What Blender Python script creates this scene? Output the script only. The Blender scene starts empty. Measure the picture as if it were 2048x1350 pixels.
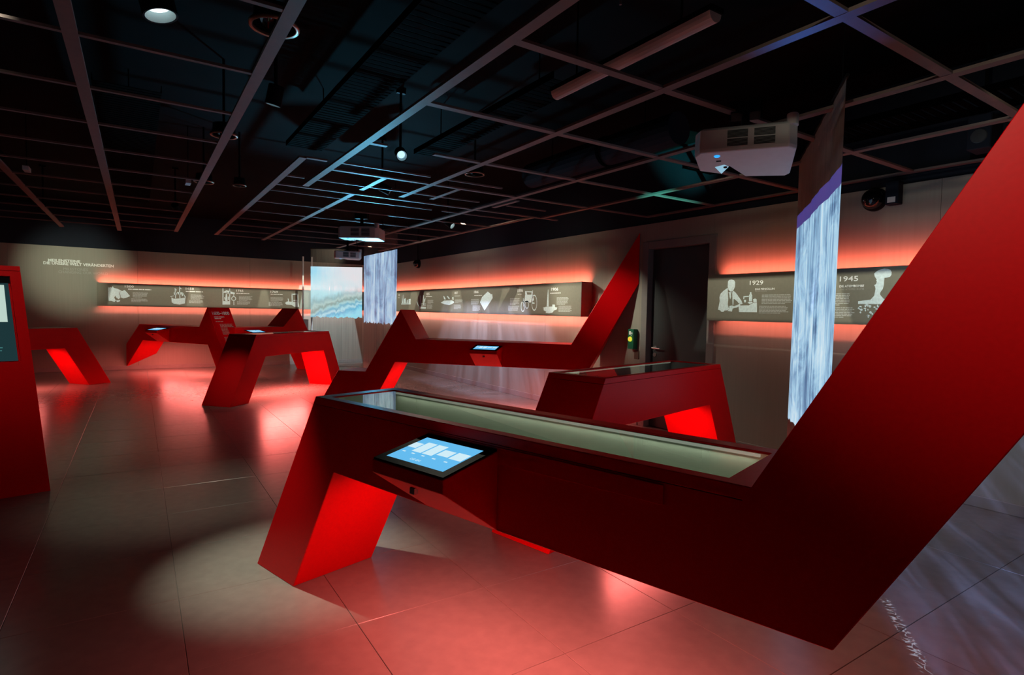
import bpy, bmesh, math, random
from mathutils import Vector, Matrix
random.seed(11)
S = bpy.context.scene
C = S.collection
R = math.radians

# ------------------------------------------------------------------ camera, world, exposure
cd = bpy.data.cameras.new('camera'); cam = bpy.data.objects.new('camera', cd); C.objects.link(cam)
S.camera = cam
FPX, YAW, PITCH, ROLL, HCAM = 1142.2, 0.5801, -0.0458, 0.0197, 1.40
cd.sensor_width = 36.0; cd.sensor_fit = 'HORIZONTAL'; cd.lens = FPX / 2048 * 36.0
cd.clip_start = 0.02; cd.clip_end = 100
f_ = Vector((math.sin(YAW)*math.cos(PITCH), math.cos(YAW)*math.cos(PITCH), math.sin(PITCH)))
r_ = Vector((math.cos(YAW), -math.sin(YAW), 0)); u_ = r_.cross(f_)
r2 = math.cos(ROLL)*r_ + math.sin(ROLL)*u_; u2 = -math.sin(ROLL)*r_ + math.cos(ROLL)*u_
m = Matrix((r2, u2, -f_)).transposed().to_4x4(); m.translation = Vector((0, 0, HCAM)); cam.matrix_world = m

w = bpy.data.worlds.new('world'); S.world = w; w.use_nodes = True
w.node_tree.nodes['Background'].inputs[0].default_value = (0.35, 0.45, 0.6, 1)
w.node_tree.nodes['Background'].inputs[1].default_value = 0.0015
S.view_settings.view_transform = 'Standard'; S.view_settings.look = 'None'
S.view_settings.exposure = 0.0; S.view_settings.gamma = 1.0; S.view_settings.use_curve_mapping = False
S.cycles.use_denoising = True
S.cycles.sample_clamp_indirect = 3.0
S.cycles.max_bounces = 8; S.cycles.transparent_max_bounces = 12
S.cycles.caustics_reflective = False; S.cycles.caustics_refractive = False

LED_RED = (1.0, 0.155, 0.10)
LED_FLOOR = (1.0, 0.175, 0.15)
SPOT_COL = (1.0, 0.98, 0.78)

def area(loc, sx, sy, power, col, direction, xaxis, spread=180, name='lamp'):
    l = bpy.data.lights.new(name, 'AREA'); l.shape = 'RECTANGLE'; l.size = sx; l.size_y = sy
    l.energy = power; l.color = col; l.spread = R(spread)
    o = bpy.data.objects.new(name, l); C.objects.link(o)
    z = -Vector(direction).normalized(); x = Vector(xaxis); x = (x - x.dot(z)*z).normalized(); y = z.cross(x)
    mm = Matrix((x, y, z)).transposed().to_4x4(); mm.translation = Vector(loc); o.matrix_world = mm
    o.visible_camera = False
    return o

def spot(loc, target, power, col, angle=50, blend=0.6, radius=0.03, name='lamp'):
    l = bpy.data.lights.new(name, 'SPOT'); l.energy = power; l.color = col
    l.spot_size = R(angle); l.spot_blend = blend; l.shadow_soft_size = radius
    o = bpy.data.objects.new(name, l); C.objects.link(o)
    d = Vector(target) - Vector(loc)
    o.rotation_euler = d.to_track_quat('-Z', 'Y').to_euler(); o.location = loc
    return o
def framed(loc, target, power, col, hx, hy, soft=.03, radius=.01, up=(0,0,1), streak=None, off=(0,0), name='framing_lamp_light'):
    """framing spot or projector beam: a sharp rectangle of light (hx, hy = half width / height per metre of throw)"""
    a = 2*math.atan(math.hypot(hx+abs(off[0]), hy+abs(off[1]))*1.15)
    o = spot(loc, target, power, col, math.degrees(a), .0, 0.0, name)
    z = (Vector(loc) - Vector(target)).normalized(); x = Vector(up).cross(z).normalized(); y = z.cross(x)
    mm = Matrix((x, y, z)).transposed().to_4x4(); mm.translation = Vector(loc); o.matrix_world = mm
    l = o.data; l.use_nodes = True; nt = l.node_tree; N = nt.nodes; L = nt.links
    em = N['Emission']; tc = N.new('ShaderNodeTexCoord'); sp = N.new('ShaderNodeSeparateXYZ'); L.new(tc.outputs['Normal'], sp.inputs[0])
    def mth(op, p, q=None, clamp=False):
        n = N.new('ShaderNodeMath'); n.operation = op; n.use_clamp = clamp
        for i, v in enumerate((p, q)):
            if v is None: continue
            if hasattr(v, 'links'): L.new(v, n.inputs[i])
            else: n.inputs[i].default_value = v
        return n.outputs[0]
    az = mth('ABSOLUTE', sp.outputs[2])
    tx = mth('DIVIDE', sp.outputs[0], az); ty = mth('DIVIDE', sp.outputs[1], az)
    def edge(t, h, c): return mth('DIVIDE', mth('SUBTRACT', h, mth('ABSOLUTE', mth('SUBTRACT', t, c))), soft, True)
    mk = mth('MULTIPLY', edge(tx, hx, off[0]), edge(ty, hy, off[1]))
    if streak:
        cb = N.new('ShaderNodeCombineXYZ'); L.new(mth('MULTIPLY', tx, streak[0]), cb.inputs[0]); L.new(mth('MULTIPLY', ty, streak[1]), cb.inputs[1])
        nz = N.new('ShaderNodeTexNoise'); nz.inputs['Scale'].default_value = 1.0; nz.inputs['Detail'].default_value = 6 if streak[2] > 0 else 0; nz.inputs['Distortion'].default_value = .6
        L.new(cb.outputs[0], nz.inputs['Vector'])
        if streak[2] > 0: mk = mth('MULTIPLY', mk, mth('POWER', mth('MULTIPLY', nz.outputs['Fac'], 1.6), streak[2]))
        else: mk = mth('MULTIPLY', mk, mth('LESS_THAN', mth('ABSOLUTE', mth('SUBTRACT', nz.outputs['Fac'], .5)), -streak[2]))
    L.new(mk, em.inputs[1])
    return o

LEDP = {'near': (3.6, 6.5, .8), 'far': (5.0, 9.0, 3.2), 'left': (4.4, 7.5, 1.4)}     # watts per metre: upper strip, lower strip, added fill below the board
UL = (30, 22, 60, 85, 72, 26)                                            # watts of the lamps under the six tables
SPOTS = [  # lamp position, aim, watts, colour, cone, blend, lens, label
 ((.11, 3.50, 2.87), (.74, 3.20, 0), 400, SPOT_COL, 32, 1, 'lamp', 'lit spot lamp at the top left, nearest of the spot lamps'),
 ((.77, 4.16, 2.75), (.36, 4.75, 0), 60, SPOT_COL, 44, 1, 'lampblue', 'dim tilted spot lamp in the dark field right of the third grid bar'),
 ((1.96, 4.82, 2.75), (1.25, 1.7, .98), 60, SPOT_COL, 22, .8, 'lampblue', 'bluish lit spot lamp in the middle above the short grid bars'),
 ((2.44, 6.34, 2.75), (5.0, 5.45, 1.5), 330, SPOT_COL, 22, 1, 'lamp', 'round warm white spot lamp below the bluish one'),
 ((3.93, 7.67, 2.65), (5.25, 5.5, 1.0), 230, SPOT_COL, 38, .9, 'lamp', 'small lit spot lamp near the right wall, over the long timeline board'),
 ((-1.12, 10.68, 2.75), (-1.05, 14.5, 2.1), 400, (.90, 1, .76), 32, 1.0, 'lamp', 'lit spot lamp at the left grid bar aimed at the wall title'),
 ((-1.07, 7.25, 2.75), (1.0, 8.9, .3), 130, SPOT_COL, 19, 1, 'lampblue', 'bluish spot lamp cut by the left edge of the view'),
 ((.49, 9.61, 2.75), (1.45, 12.1, 1.05), 75, SPOT_COL, 18, 1, 'lampblue', 'small spot lamp at the far end of the third grid bar'),
 ((2.70, .75, 2.75), (5.07, 2.4, 1.585), 0, SPOT_COL, 62, .9, 'lamp', 'spot lamp above the grid outside the right of the view'),
 ((-.95, .10, 2.75), (1.40, .26, 2.25), 150, SPOT_COL, 56, 1.0, 'lamp', 'spot lamp above the grid left of and behind the view'),
  ((-.55, 2.75, 2.75), (-.75, 5.38, 1.45), 70, SPOT_COL, 40, 1, 'lamp', 'unseen spot lamp added above the grid outside the left of the view'),  # unseen lamp added to light the red information panel's front
]
for loc, aim, pw, col, ang, bl, lens, lab in SPOTS:
    d_ = (Vector(aim) - Vector(loc)).normalized()
    if pw: spot(Vector(loc) + d_*.012, aim, pw, col, ang, bl, .035, 'spot_lamp_light')
def board_lamps(mk, D, centres, half, power, col=SPOT_COL):
    """framing lamps above the grid, one square to each stretch of a timeline board"""
    for c in centres:
        lamp = Vector(mk(c, D, 2.72)); aim = Vector(mk(c, .2, 1.585)); thr = (lamp - aim).length; ce = math.sqrt(1 - ((lamp.z-aim.z)/thr)**2)
        framed(lamp, aim, power*thr*thr, col, half/thr, .232*ce/thr, .02)
mkR = lambda s, d, z: (5.27 - d, -s, z)
mkL = lambda s, d, z: (s, 14.6 - d, z)
board_lamps(mkR, 1.25, (-3.3, -1.95, -.6), .76, 34)
board_lamps(mkR, 1.7, (-6.9, -8.7, -10.7, -12.7), 1.25, 30)
board_lamps(mkL, 2.0, (.35, 1.75, 3.2), .85, 26)
spot((3.05, 3.02, .94), (4.55, 4.05, 2.58), 900, (.10, 1.0, .85), 17, .9, .02, 'ceiling_glint_fill')  # added spot for cyan light reflected by the glass onto the ceiling bars
spot((3.05, 8.55, 1.45), (2.25, 7.0, 2.58), 430, (.14, .66, 1.0), 84, 1.0, .05, 'screen_bounce_light')  # added spot in place of light bounced off the mid screen onto the grid
spot((2.9, 1.75, 2.1), (2.25, 1.22, 2.58), 14, (.05, .25, 1.0), 60, 1.0, .02, 'projector_stray_light')  # added spot that strengthens the near screen's blue on the grid bars
framed((3.92, 12.8, 2.2), (3.92, 14.6, 1.05), 230, (.68, .9, 1.0), .37, .46, .01, name='projector_light')
framed((3.6, 8.8, 2.2), (5.27, 8.8, .5), 240, (.66, .68, 1.0), 1.0, .42, .1, streak=(9.0, 1.2, 1.6), name='projector_light')
spot((3.72, 1.95, 1.35), (2.96, 2.09, 2.35), 14, (.30, .42, 1.0), 36, 1.0, .05, 'screen_bounce_light')  # added spot in place of near screen light on the projector's underside
for x_, e_ in ((-1.9, 8), (1.2, 26), (3.4, 36)): spot((x_, 11.6, 2.74), (x_, 14.6, 1.95), e_, (1, .93, .70), 62, 1.0, .05, 'wall_wash_light')  # unseen spots added for a dim warm wash on the far wall
for y_, e_ in ((1.0, 6), (3.2, 7), (6.6, 14), (9.3, 16)): spot((3.45, y_, 2.74), (5.27, y_, 1.9), e_, (1, .93, .70), 80, 1.0, .05, 'wall_wash_light')  # same added wash along the right wall
framed((3.3, 1.35, 2.3), (3.3, 1.0, 0), 150, (.36, .46, 1.0), 1.05, .49, .06, up=(-.6, .8, 0), off=(0, -.30), streak=(2.2, 15.0, 3.2), name='projector_stray_light')
framed((3.3, 1.35, 2.3), (2.87, 1.12, 0), 420, (.62, .74, 1.0), .135, .0125, .006, up=(-.6, .8, 0), streak=(95.0, 70.0, -.045), name='projector_stray_light')


# ------------------------------------------------------------------ materials
def nodes(name):
    mt = bpy.data.materials.new(name); mt.use_nodes = True
    nt = mt.node_tree; b = nt.nodes.get('Principled BSDF')
    return mt, nt, b

def mat(name, col, rough=0.5, metal=0.0, spec=0.5, var=0.0, scale=(8, 8, 8), bump=0.0, emit=None, es=0.0):
    mt, nt, b = nodes(name)
    b.inputs['Base Color'].default_value = (*col, 1); b.inputs['Roughness'].default_value = rough
    b.inputs['Metallic'].default_value = metal; b.inputs['Specular IOR Level'].default_value = spec
    if emit: b.inputs['Emission Color'].default_value = (*emit, 1); b.inputs['Emission Strength'].default_value = es
    if var or bump:
        tc = nt.nodes.new('ShaderNodeTexCoord'); mp = nt.nodes.new('ShaderNodeMapping')
        mp.inputs['Scale'].default_value = scale
        nz = nt.nodes.new('ShaderNodeTexNoise'); nz.inputs['Detail'].default_value = 4.0
        nz.inputs['Scale'].default_value = 1.0
        nt.links.new(tc.outputs['Object'], mp.inputs[0]); nt.links.new(mp.outputs[0], nz.inputs['Vector'])
        if var:
            cr = nt.nodes.new('ShaderNodeValToRGB')
            cr.color_ramp.elements[0].position = 0.3; cr.color_ramp.elements[1].position = 0.7
            cr.color_ramp.elements[0].color = (*[c*(1-var) for c in col], 1)
            cr.color_ramp.elements[1].color = (*[min(1, c*(1+var)) for c in col], 1)
            nt.links.new(nz.outputs['Fac'], cr.inputs[0]); nt.links.new(cr.outputs[0], b.inputs['Base Color'])
        if bump:
            bp = nt.nodes.new('ShaderNodeBump'); bp.inputs['Strength'].default_value = bump; bp.inputs['Distance'].default_value = 0.002
            nt.links.new(nz.outputs['Fac'], bp.inputs['Height']); nt.links.new(bp.outputs[0], b.inputs['Normal'])
    return mt

def emat(name, col, strength):
    mt = bpy.data.materials.new(name); mt.use_nodes = True; nt = mt.node_tree
    nt.nodes.remove(nt.nodes['Principled BSDF'])
    e = nt.nodes.new('ShaderNodeEmission'); e.inputs[0].default_value = (*col, 1); e.inputs[1].default_value = strength
    nt.links.new(e.outputs[0], nt.nodes['Material Output'].inputs[0])
    return mt

M = {}
M['red'] = mat('red_lacquer', (0.74, 0.0, 0.003), 0.40, spec=0.13, var=0.04, scale=(90, 90, 90), bump=0.04)
M['wall'] = mat('grey_wall_cladding', (0.30, 0.28, 0.235), 0.75, spec=0.25, var=0.035, scale=(40, 40, 1.2), bump=0.05)
M['navy'] = mat('dark_blue_upper_wall', (0.009, 0.012, 0.021), 0.8, spec=0.2, var=0.2, scale=(2, 2, 2))
M['black'] = mat('black_ceiling_paint', (0.0035, 0.0035, 0.004), 0.9, spec=0.05, var=0.3, scale=(5, 5, 5))
M['bar'] = mat('grey_grid_bar', (0.16, 0.115, 0.105), 0.55, spec=0.2, var=0.06, scale=(20, 20, 20))
M['joint'] = mat('dark_floor_joint', (0.14, 0.125, 0.115), 0.8, var=0.1)
M['tile'] = mat('grey_stone_tile', (0.20, 0.185, 0.165), 0.27, spec=0.75, var=0.07, scale=(14, 14, 14), bump=0.03)
M['base'] = mat('grey_skirting_board', (0.27, 0.25, 0.23), 0.5, spec=0.4, var=0.06, scale=(10, 10, 10))
M['board'] = mat('olive_grey_display_board', (0.215, 0.205, 0.16), 0.7, spec=0.25, var=0.04, scale=(30, 30, 30))
M['door'] = mat('dark_grey_door', (0.038, 0.040, 0.042), 0.36, spec=0.5, var=0.1, scale=(3, 3, 3))
M['frame'] = mat('grey_door_frame', (0.20, 0.19, 0.18), 0.5, var=0.05)
M['steel'] = mat('brushed_steel', (0.55, 0.54, 0.52), 0.3, metal=1.0, var=0.05, scale=(60, 60, 6))
M['plastic'] = mat('black_plastic', (0.006, 0.006, 0.007), 0.5, spec=0.04, var=0.1)
M['gloss'] = mat('glossy_black_dome', (0.006, 0.006, 0.006), 0.06, spec=0.6, var=0.1)
M['white'] = mat('white_plastic', (0.62, 0.60, 0.60), 0.45, spec=0.4, var=0.03, scale=(20, 20, 20))
M['grille'] = mat('dark_grille', (0.03, 0.03, 0.035), 0.5, var=0.2)
M['lining'] = mat('pale_green_grey_case_lining', (0.40, 0.43, 0.36), 0.7, spec=0.2, var=0.04, scale=(8, 8, 8))
M['darklining'] = mat('dark_case_lining', (0.03, 0.03, 0.03), 0.6, var=0.1)
M['print'] = mat('pale_blue_print', (0.74, 0.87, 0.90), 0.7, spec=0.2, var=0.12, scale=(45, 45, 45))
M['print2'] = mat('white_print', (0.93, 0.95, 0.93), 0.7, spec=0.2, var=0.02)
M['print3'] = mat('grey_print', (0.42, 0.41, 0.37), 0.7, spec=0.2, var=0.02)
M['printbody'] = mat('small_text_print', (0.52, 0.54, 0.51), 0.7, spec=0.2, var=0.02)
M['pink'] = mat('pale_red_print', (0.72, 0.35, 0.32), 0.7, spec=0.2, var=0.02)
M['green'] = mat('green_plastic', (0.004, 0.13, 0.065), 0.4, spec=0.5, var=0.05)
M['caseled'] = emat('case_led_strip', (.75, .82, .66), .42)
M['led'] = emat('red_led_strip', LED_RED, 4.0)
M['lamp'] = emat('lit_lamp_lens', (0.86, 0.97, 1.0), 2.2)
M['lampblue'] = emat('lit_lamp_lens_blue', (0.5, 0.8, 1.0), 1.3)
M['reflector'] = mat('lamp_reflector', (0.55, 0.70, 0.70), 0.4, var=0.05)
M['mirrorlit'] = emat('lit_mirror_recess', (.35, .62, .80), .8)
M['dot'] = emat('blue_indicator', (0.03, 0.35, 1.0), 1.3)
M['tube'] = mat('white_tube_housing', (0.75, 0.72, 0.74), 0.5, var=0.02)
M['ring'] = mat('copper_brown_ring', (0.30, 0.16, 0.11), 0.3, metal=0.7, var=0.1)
M['yellow'] = emat('lit_yellow_button', (0.75, 0.85, 0.05), 0.9)
M['orange'] = emat('lit_orange_button_core', (1.0, 0.35, 0.06), 1.2)
M['duct'] = mat('dark_ceiling_tray', (0.0006, 0.0005, 0.0005), 0.9, spec=0.02, var=0.4, scale=(60, 60, 60))
M['cable'] = mat('grey_cable', (0.15, 0.13, 0.13), 0.6, var=0.1)

def glassmat():
    mt = bpy.data.materials.new('clear_case_glass'); mt.use_nodes = True; nt = mt.node_tree
    nt.nodes.remove(nt.nodes['Principled BSDF'])
    ge = nt.nodes.new('ShaderNodeNewGeometry'); dt = nt.nodes.new('ShaderNodeVectorMath'); dt.operation = 'DOT_PRODUCT'
    nt.links.new(ge.outputs['Incoming'], dt.inputs[0]); nt.links.new(ge.outputs['Normal'], dt.inputs[1])
    def mth(op, a, b=None):
        n = nt.nodes.new('ShaderNodeMath'); n.operation = op
        for i, q in enumerate((a, b)):
            if q is None: continue
            if hasattr(q, 'links'): nt.links.new(q, n.inputs[i])
            else: n.inputs[i].default_value = q
        return n
    fr = mth('ADD', mth('MULTIPLY', mth('POWER', mth('SUBTRACT', 1.0, mth('ABSOLUTE', dt.outputs['Value']).outputs[0]).outputs[0], 5.0).outputs[0], .9).outputs[0], .10)
    tr = nt.nodes.new('ShaderNodeBsdfTransparent'); tr.inputs[0].default_value = (0.90, 0.95, 0.92, 1)
    gl = nt.nodes.new('ShaderNodeBsdfGlossy'); gl.inputs['Roughness'].default_value = 0.0
    mx = nt.nodes.new('ShaderNodeMixShader')
    nt.links.new(fr.outputs[0], mx.inputs[0]); nt.links.new(tr.outputs[0], mx.inputs[1]); nt.links.new(gl.outputs[0], mx.inputs[2])
    nt.links.new(mx.outputs[0], nt.nodes['Material Output'].inputs[0])
    return mt
M['glass'] = glassmat()

def clothmat(name, kind, ztop, zbot, band=None, opacity=0.5, wav=0.03, strength=1.0, smax=99.0, base=(0.33, 0.29, 0.26)):
    """gauze cloth; a projected picture shines between zbot and ztop (object space: x along the cloth, z up)"""
    mt = bpy.data.materials.new(name); mt.use_nodes = True; nt = mt.node_tree; N = nt.nodes; L = nt.links
    N.remove(N['Principled BSDF'])
    tc = N.new('ShaderNodeTexCoord'); sp = N.new('ShaderNodeSeparateXYZ'); L.new(tc.outputs['Object'], sp.inputs[0])
    def math_(op, a, b=None, clamp=False):
        n = N.new('ShaderNodeMath'); n.operation = op; n.use_clamp = clamp
        for i, v in enumerate((a, b)):
            if v is None: continue
            if hasattr(v, 'links'): L.new(v, n.inputs[i])
            else: n.inputs[i].default_value = v
        return n.outputs[0]
    def noise(scale, detail=3.0, rough=0.5, dist=0.0):
        mp = N.new('ShaderNodeMapping'); mp.inputs['Scale'].default_value = scale; L.new(tc.outputs['Object'], mp.inputs[0])
        nz = N.new('ShaderNodeTexNoise'); nz.inputs['Scale'].default_value = 1.0; nz.inputs['Detail'].default_value = detail
        nz.inputs['Roughness'].default_value = rough; nz.inputs['Distortion'].default_value = dist
        L.new(mp.outputs[0], nz.inputs['Vector']); return nz.outputs['Fac']
    def ramp(fac, stops):
        cr = N.new('ShaderNodeValToRGB'); el = cr.color_ramp.elements
        while len(el) < len(stops): el.new(0.5)
        for e, (p, c) in zip(el, stops): e.position = p; e.color = (*c, 1)
        L.new(fac, cr.inputs[0]); return cr.outputs[0]
    z = sp.outputs['Z']; x = sp.outputs['X']
    wob = math_('MULTIPLY', math_('SUBTRACT', noise((11, 0, 0), 2.0), 0.5), wav * 4)
    zlow = math_('ADD', wob, zbot)
    up = math_('GREATER_THAN', z, zlow); dn = math_('LESS_THAN', z, ztop)
    mask = math_('MULTIPLY', math_('MULTIPLY', up, dn), math_('LESS_THAN', x, smax))
    if kind == 'sea':
        rng = ztop - zbot
        t = math_('DIVIDE', math_('SUBTRACT', z, zbot), rng)
        # diagonal stretch and ripples of the smeared seascape
        diag = math_('ADD', t, math_('MULTIPLY', math_('SUBTRACT', x, 0.55), -0.28))
        rip = math_('MULTIPLY', math_('SUBTRACT', noise((5, 0, 3.0), 4.0, .55, .8), 0.5), 0.34)
        fac = math_('ADD', diag, rip, True)
        sky = ramp(fac, [(0.0, (0.22, 0.62, 0.76)), (0.07, (0.08, 0.40, 0.60)), (0.12, (0.42, 0.68, 0.74)), (0.17, (0.10, 0.38, 0.52)), (0.22, (0.36, 0.60, 0.62)),
                         (0.27, (0.20, 0.32, 0.30)), (0.33, (0.40, 0.56, 0.54)), (0.40, (0.24, 0.42, 0.44)), (0.52, (0.40, 0.68, 0.74)), (0.75, (0.50, 0.76, 0.82)), (1.0, (0.26, 0.62, 0.78))])
        pk = N.new('ShaderNodeMixRGB'); L.new(sky, pk.inputs[1]); pk.inputs[2].default_value = (0.68, 0.69, 0.72, 1)
        pf = math_('MULTIPLY', math_('ADD', math_('MULTIPLY', x, 1.1), math_('SUBTRACT', math_('MULTIPLY', t, 0.7), 0.55), True), math_('SUBTRACT', math_('MULTIPLY', t, 2.5), 0.9, True))
        L.new(math_('ADD', pf, math_('SUBTRACT', noise((3, 1, 3), 2), 0.55), True), pk.inputs[0]); col = pk.outputs[0]
    else:
        a = noise((9, 0, 0.8), 5.0, 0.6, 0.5); b = noise((30, 0, 0.6), 3.0); c = noise((2.6, 0, 2.2), 5.0, 0.65, 1.2)
        wt = (0.45, 0.25, 0.45) if kind == 'mid' else (0.40, 0.28, 0.55)
        fac = math_('ADD', math_('MULTIPLY', a, wt[0]), math_('ADD', math_('MULTIPLY', b, wt[1]), math_('MULTIPLY', c, wt[2])))
        if kind == 'mid':
            col = ramp(fac, [(0.40, (0.035, 0.075, 0.17)), (0.50, (0.13, 0.25, 0.44)), (0.58, (0.34, 0.55, 0.77)), (0.69, (0.62, 0.82, 0.94))])
        else:
            col = ramp(fac, [(0.48, (0.055, 0.15, 0.31)), (0.57, (0.20, 0.40, 0.61)), (0.64, (0.40, 0.67, 0.87)), (0.76, (0.74, 0.91, 0.98))])
    if band:
        bm_ = math_('MULTIPLY', math_('GREATER_THAN', z, ztop), math_('LESS_THAN', z, ztop + band))
        mb = N.new('ShaderNodeMixRGB'); L.new(bm_, mb.inputs[0]); L.new(col, mb.inputs[1]); mb.inputs[2].default_value = (0.045, 0.040, 0.23, 1)
        col = mb.outputs[0]; mask = math_('MAXIMUM', mask, bm_)
    em = N.new('ShaderNodeEmission'); L.new(col, em.inputs[0]); L.new(math_('MULTIPLY', mask, strength), em.inputs[1])
    df = N.new('ShaderNodeBsdfDiffuse'); df.inputs[0].default_value = (*base, 1)
    tl = N.new('ShaderNodeBsdfTranslucent'); tl.inputs[0].default_value = (*base, 1)
    m1 = N.new('ShaderNodeMixShader'); m1.inputs[0].default_value = 0.4; L.new(df.outputs[0], m1.inputs[1]); L.new(tl.outputs[0], m1.inputs[2])
    tr = N.new('ShaderNodeBsdfTransparent')
    m2 = N.new('ShaderNodeMixShader'); L.new(tr.outputs[0], m2.inputs[1]); L.new(m1.outputs[0], m2.inputs[2])
    weave = math_('ADD', math_('MULTIPLY', math_('SUBTRACT', noise((60, 0, 0.7), 2.0), 0.5), 0.5), opacity)
    L.new(math_('ADD', weave, math_('MULTIPLY', mask, 0.7), True), m2.inputs[0])
    ad = N.new('ShaderNodeAddShader'); L.new(m2.outputs[0], ad.inputs[0]); L.new(em.outputs[0], ad.inputs[1])
    L.new(ad.outputs[0], N['Material Output'].inputs[0])
    return mt

# ------------------------------------------------------------------ mesh helpers
def link_mesh(name, verts, faces, mt, parent=None, loc=None, smooth=False, bevel=0.0):
    me = bpy.data.meshes.new(name); me.from_pydata([tuple(v) for v in verts], [], faces); me.validate(); me.update()
    b = bmesh.new(); b.from_mesh(me); bmesh.ops.recalc_face_normals(b, faces=b.faces); b.to_mesh(me); b.free()
    if mt: me.materials.append(mt)
    if smooth:
        for p in me.polygons: p.use_smooth = True
    o = bpy.data.objects.new(name, me); C.objects.link(o)
    if parent: o.parent = parent
    if loc: o.location = loc
    if bevel:
        md = o.modifiers.new('bevel', 'BEVEL'); md.width = bevel; md.segments = 1; md.limit_method = 'ANGLE'; md.angle_limit = R(25)
    return o

class MB:
    def __init__(s): s.v = []; s.f = []
    def add(s, v, f):
        n = len(s.v); s.v += [tuple(p) for p in v]; s.f += [tuple(i + n for i in q) for q in f]; return s
    def box(s, x0, x1, y0, y1, z0, z1):
        return s.add([(x0,y0,z0),(x1,y0,z0),(x1,y1,z0),(x0,y1,z0),(x0,y0,z1),(x1,y0,z1),(x1,y1,z1),(x0,y1,z1)],
                     [(0,3,2,1),(4,5,6,7),(0,1,5,4),(1,2,6,5),(2,3,7,6),(3,0,4,7)])
    def rod(s, a, b, r, n=10, r2=None, caps=True):
        a = Vector(a); b = Vector(b); d = (b - a).normalized(); r2 = r if r2 is None else r2
        t = Vector((0,0,1)) if abs(d.z) < .9 else Vector((1,0,0)); p = d.cross(t).normalized(); q = d.cross(p)
        v = []
        for c, rr in ((a, r), (b, r2)):
            for k in range(n):
                an = 2*math.pi*k/n; v.append(c + p*rr*math.cos(an) + q*rr*math.sin(an))
        f = [(k, (k+1) % n, n + (k+1) % n, n + k) for k in range(n)]
        if caps: f += [tuple(range(n))[::-1], tuple(range(n, 2*n))]
        return s.add(v, f)
    def tube(s, pts, r, n=7):
        for a, b in zip(pts, pts[1:]): s.rod(a, b, r, n)
        return s
    def lathe(s, c, axis, prof, n=20):
        c = Vector(c); d = Vector(axis).normalized(); t = Vector((0,0,1)) if abs(d.z) < .9 else Vector((1,0,0))
        p = d.cross(t).normalized(); q = d.cross(p); v = []
        for (r, h) in prof:
            for k in range(n):
                an = 2*math.pi*k/n; v.append(c + d*h + p*r*math.cos(an) + q*r*math.sin(an))
        f = []
        for j in range(len(prof)-1):
            for k in range(n): f.append((j*n+k, j*n+(k+1) % n, (j+1)*n+(k+1) % n, (j+1)*n+k))
        return s.add(v, f)
    def build(s, name, mt, parent=None, **kw): return link_mesh(name, s.v, s.f, mt, parent, **kw)

def empty(name, loc, rz=0.0):
    o = bpy.data.objects.new(name, None); C.objects.link(o); o.location = loc; o.rotation_euler = (0, 0, rz)
    o.empty_display_size = 0.1
    return o
def tag(o, label=None, cat=None, group=None, kind=None):
    if label: o['label'] = label
    if cat: o['category'] = cat
    if group: o['group'] = group
    if kind: o['kind'] = kind
    return o
def boxobj(name, b, mt, parent=None, **kw): return MB().box(*b).build(name, mt, parent, **kw)

FONT = None
def textmesh(name, body, fit, place, mt, parent, bold=0.0, shear=0.0, lift=0.0015):
    """text as flat print: fit=(width,height); place(s,h)->world/local point"""
    cu = bpy.data.curves.new(name, 'FONT'); cu.body = body; cu.size = 1.0; cu.offset = bold; cu.shear = shear; cu.resolution_u = 2
    to = bpy.data.objects.new(name + '_src', cu); C.objects.link(to)
    dg = bpy.context.evaluated_depsgraph_get(); me = bpy.data.meshes.new_from_object(to.evaluated_get(dg))
    bpy.data.objects.remove(to); bpy.data.curves.remove(cu)
    xs = [v.co.x for v in me.vertices]; ys = [v.co.y for v in me.vertices]
    x0, x1, y0, y1 = min(xs), max(xs), min(ys), max(ys)
    v = [place((p.co.x - x0)/(x1 - x0)*fit[0], (p.co.y - y0)/(y1 - y0)*fit[1]) for p in me.vertices]
    fc = [tuple(p.vertices) for p in me.polygons]
    return tag(link_mesh(name, v, fc, mt, parent), kind='stuff' if name == 'menu_text' or name == 'subtitle_line' else None)

def textlines(name, n, fit, place, mt, parent, rag=True):
    """small print too fine to read: rows of word-length dashes"""
    mb = MB(); h = fit[1] / n
    for i in range(n):
        y1 = fit[1] - i*h; y0 = y1 - h*0.52; x = 0.0
        end = fit[0] * (random.uniform(0.86, 1.0) if rag else 1.0)
        if i == n-1 and rag: end *= random.uniform(0.5, 0.95)
        while x < end - 0.004:
            wd = min(random.uniform(1.2, 4.2) * h * 0.8, end - x)
            mb.add([place(x, y0), place(x+wd, y0), place(x+wd, y1), place(x, y1)], [(0, 1, 2, 3)])
            x += wd + h*0.28
    return tag(mb.build(name, mt, parent), kind='stuff')

def polys(name, plist, place, mt, parent):
    mb = MB()
    for pl in plist:
        mb.add([place(s, z) for s, z in pl], [tuple(range(len(pl)))])
    me = bpy.data.meshes.new(name); me.from_pydata(mb.v, [], mb.f); me.materials.append(mt)
    b = bmesh.new(); b.from_mesh(me); bmesh.ops.triangulate(b, faces=b.faces, ngon_method='EAR_CLIP'); b.to_mesh(me); b.free()
    o = bpy.data.objects.new(name, me); C.objects.link(o); o.parent = parent
    return o

# ------------------------------------------------------------------ the room shell
XW, YW, ZP, ZC, ZG = 5.27, 14.6, 2.505, 3.35, 2.58
XL, YB = -6.0, -2.5
CAMX = cam.matrix_world.inverted()
def pix(p):
    q = CAMX @ Vector(p)
    if q.z > -0.15: return None
    return (1024 + q.x/-q.z*FPX, 675 - q.y/-q.z*FPX)

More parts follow.
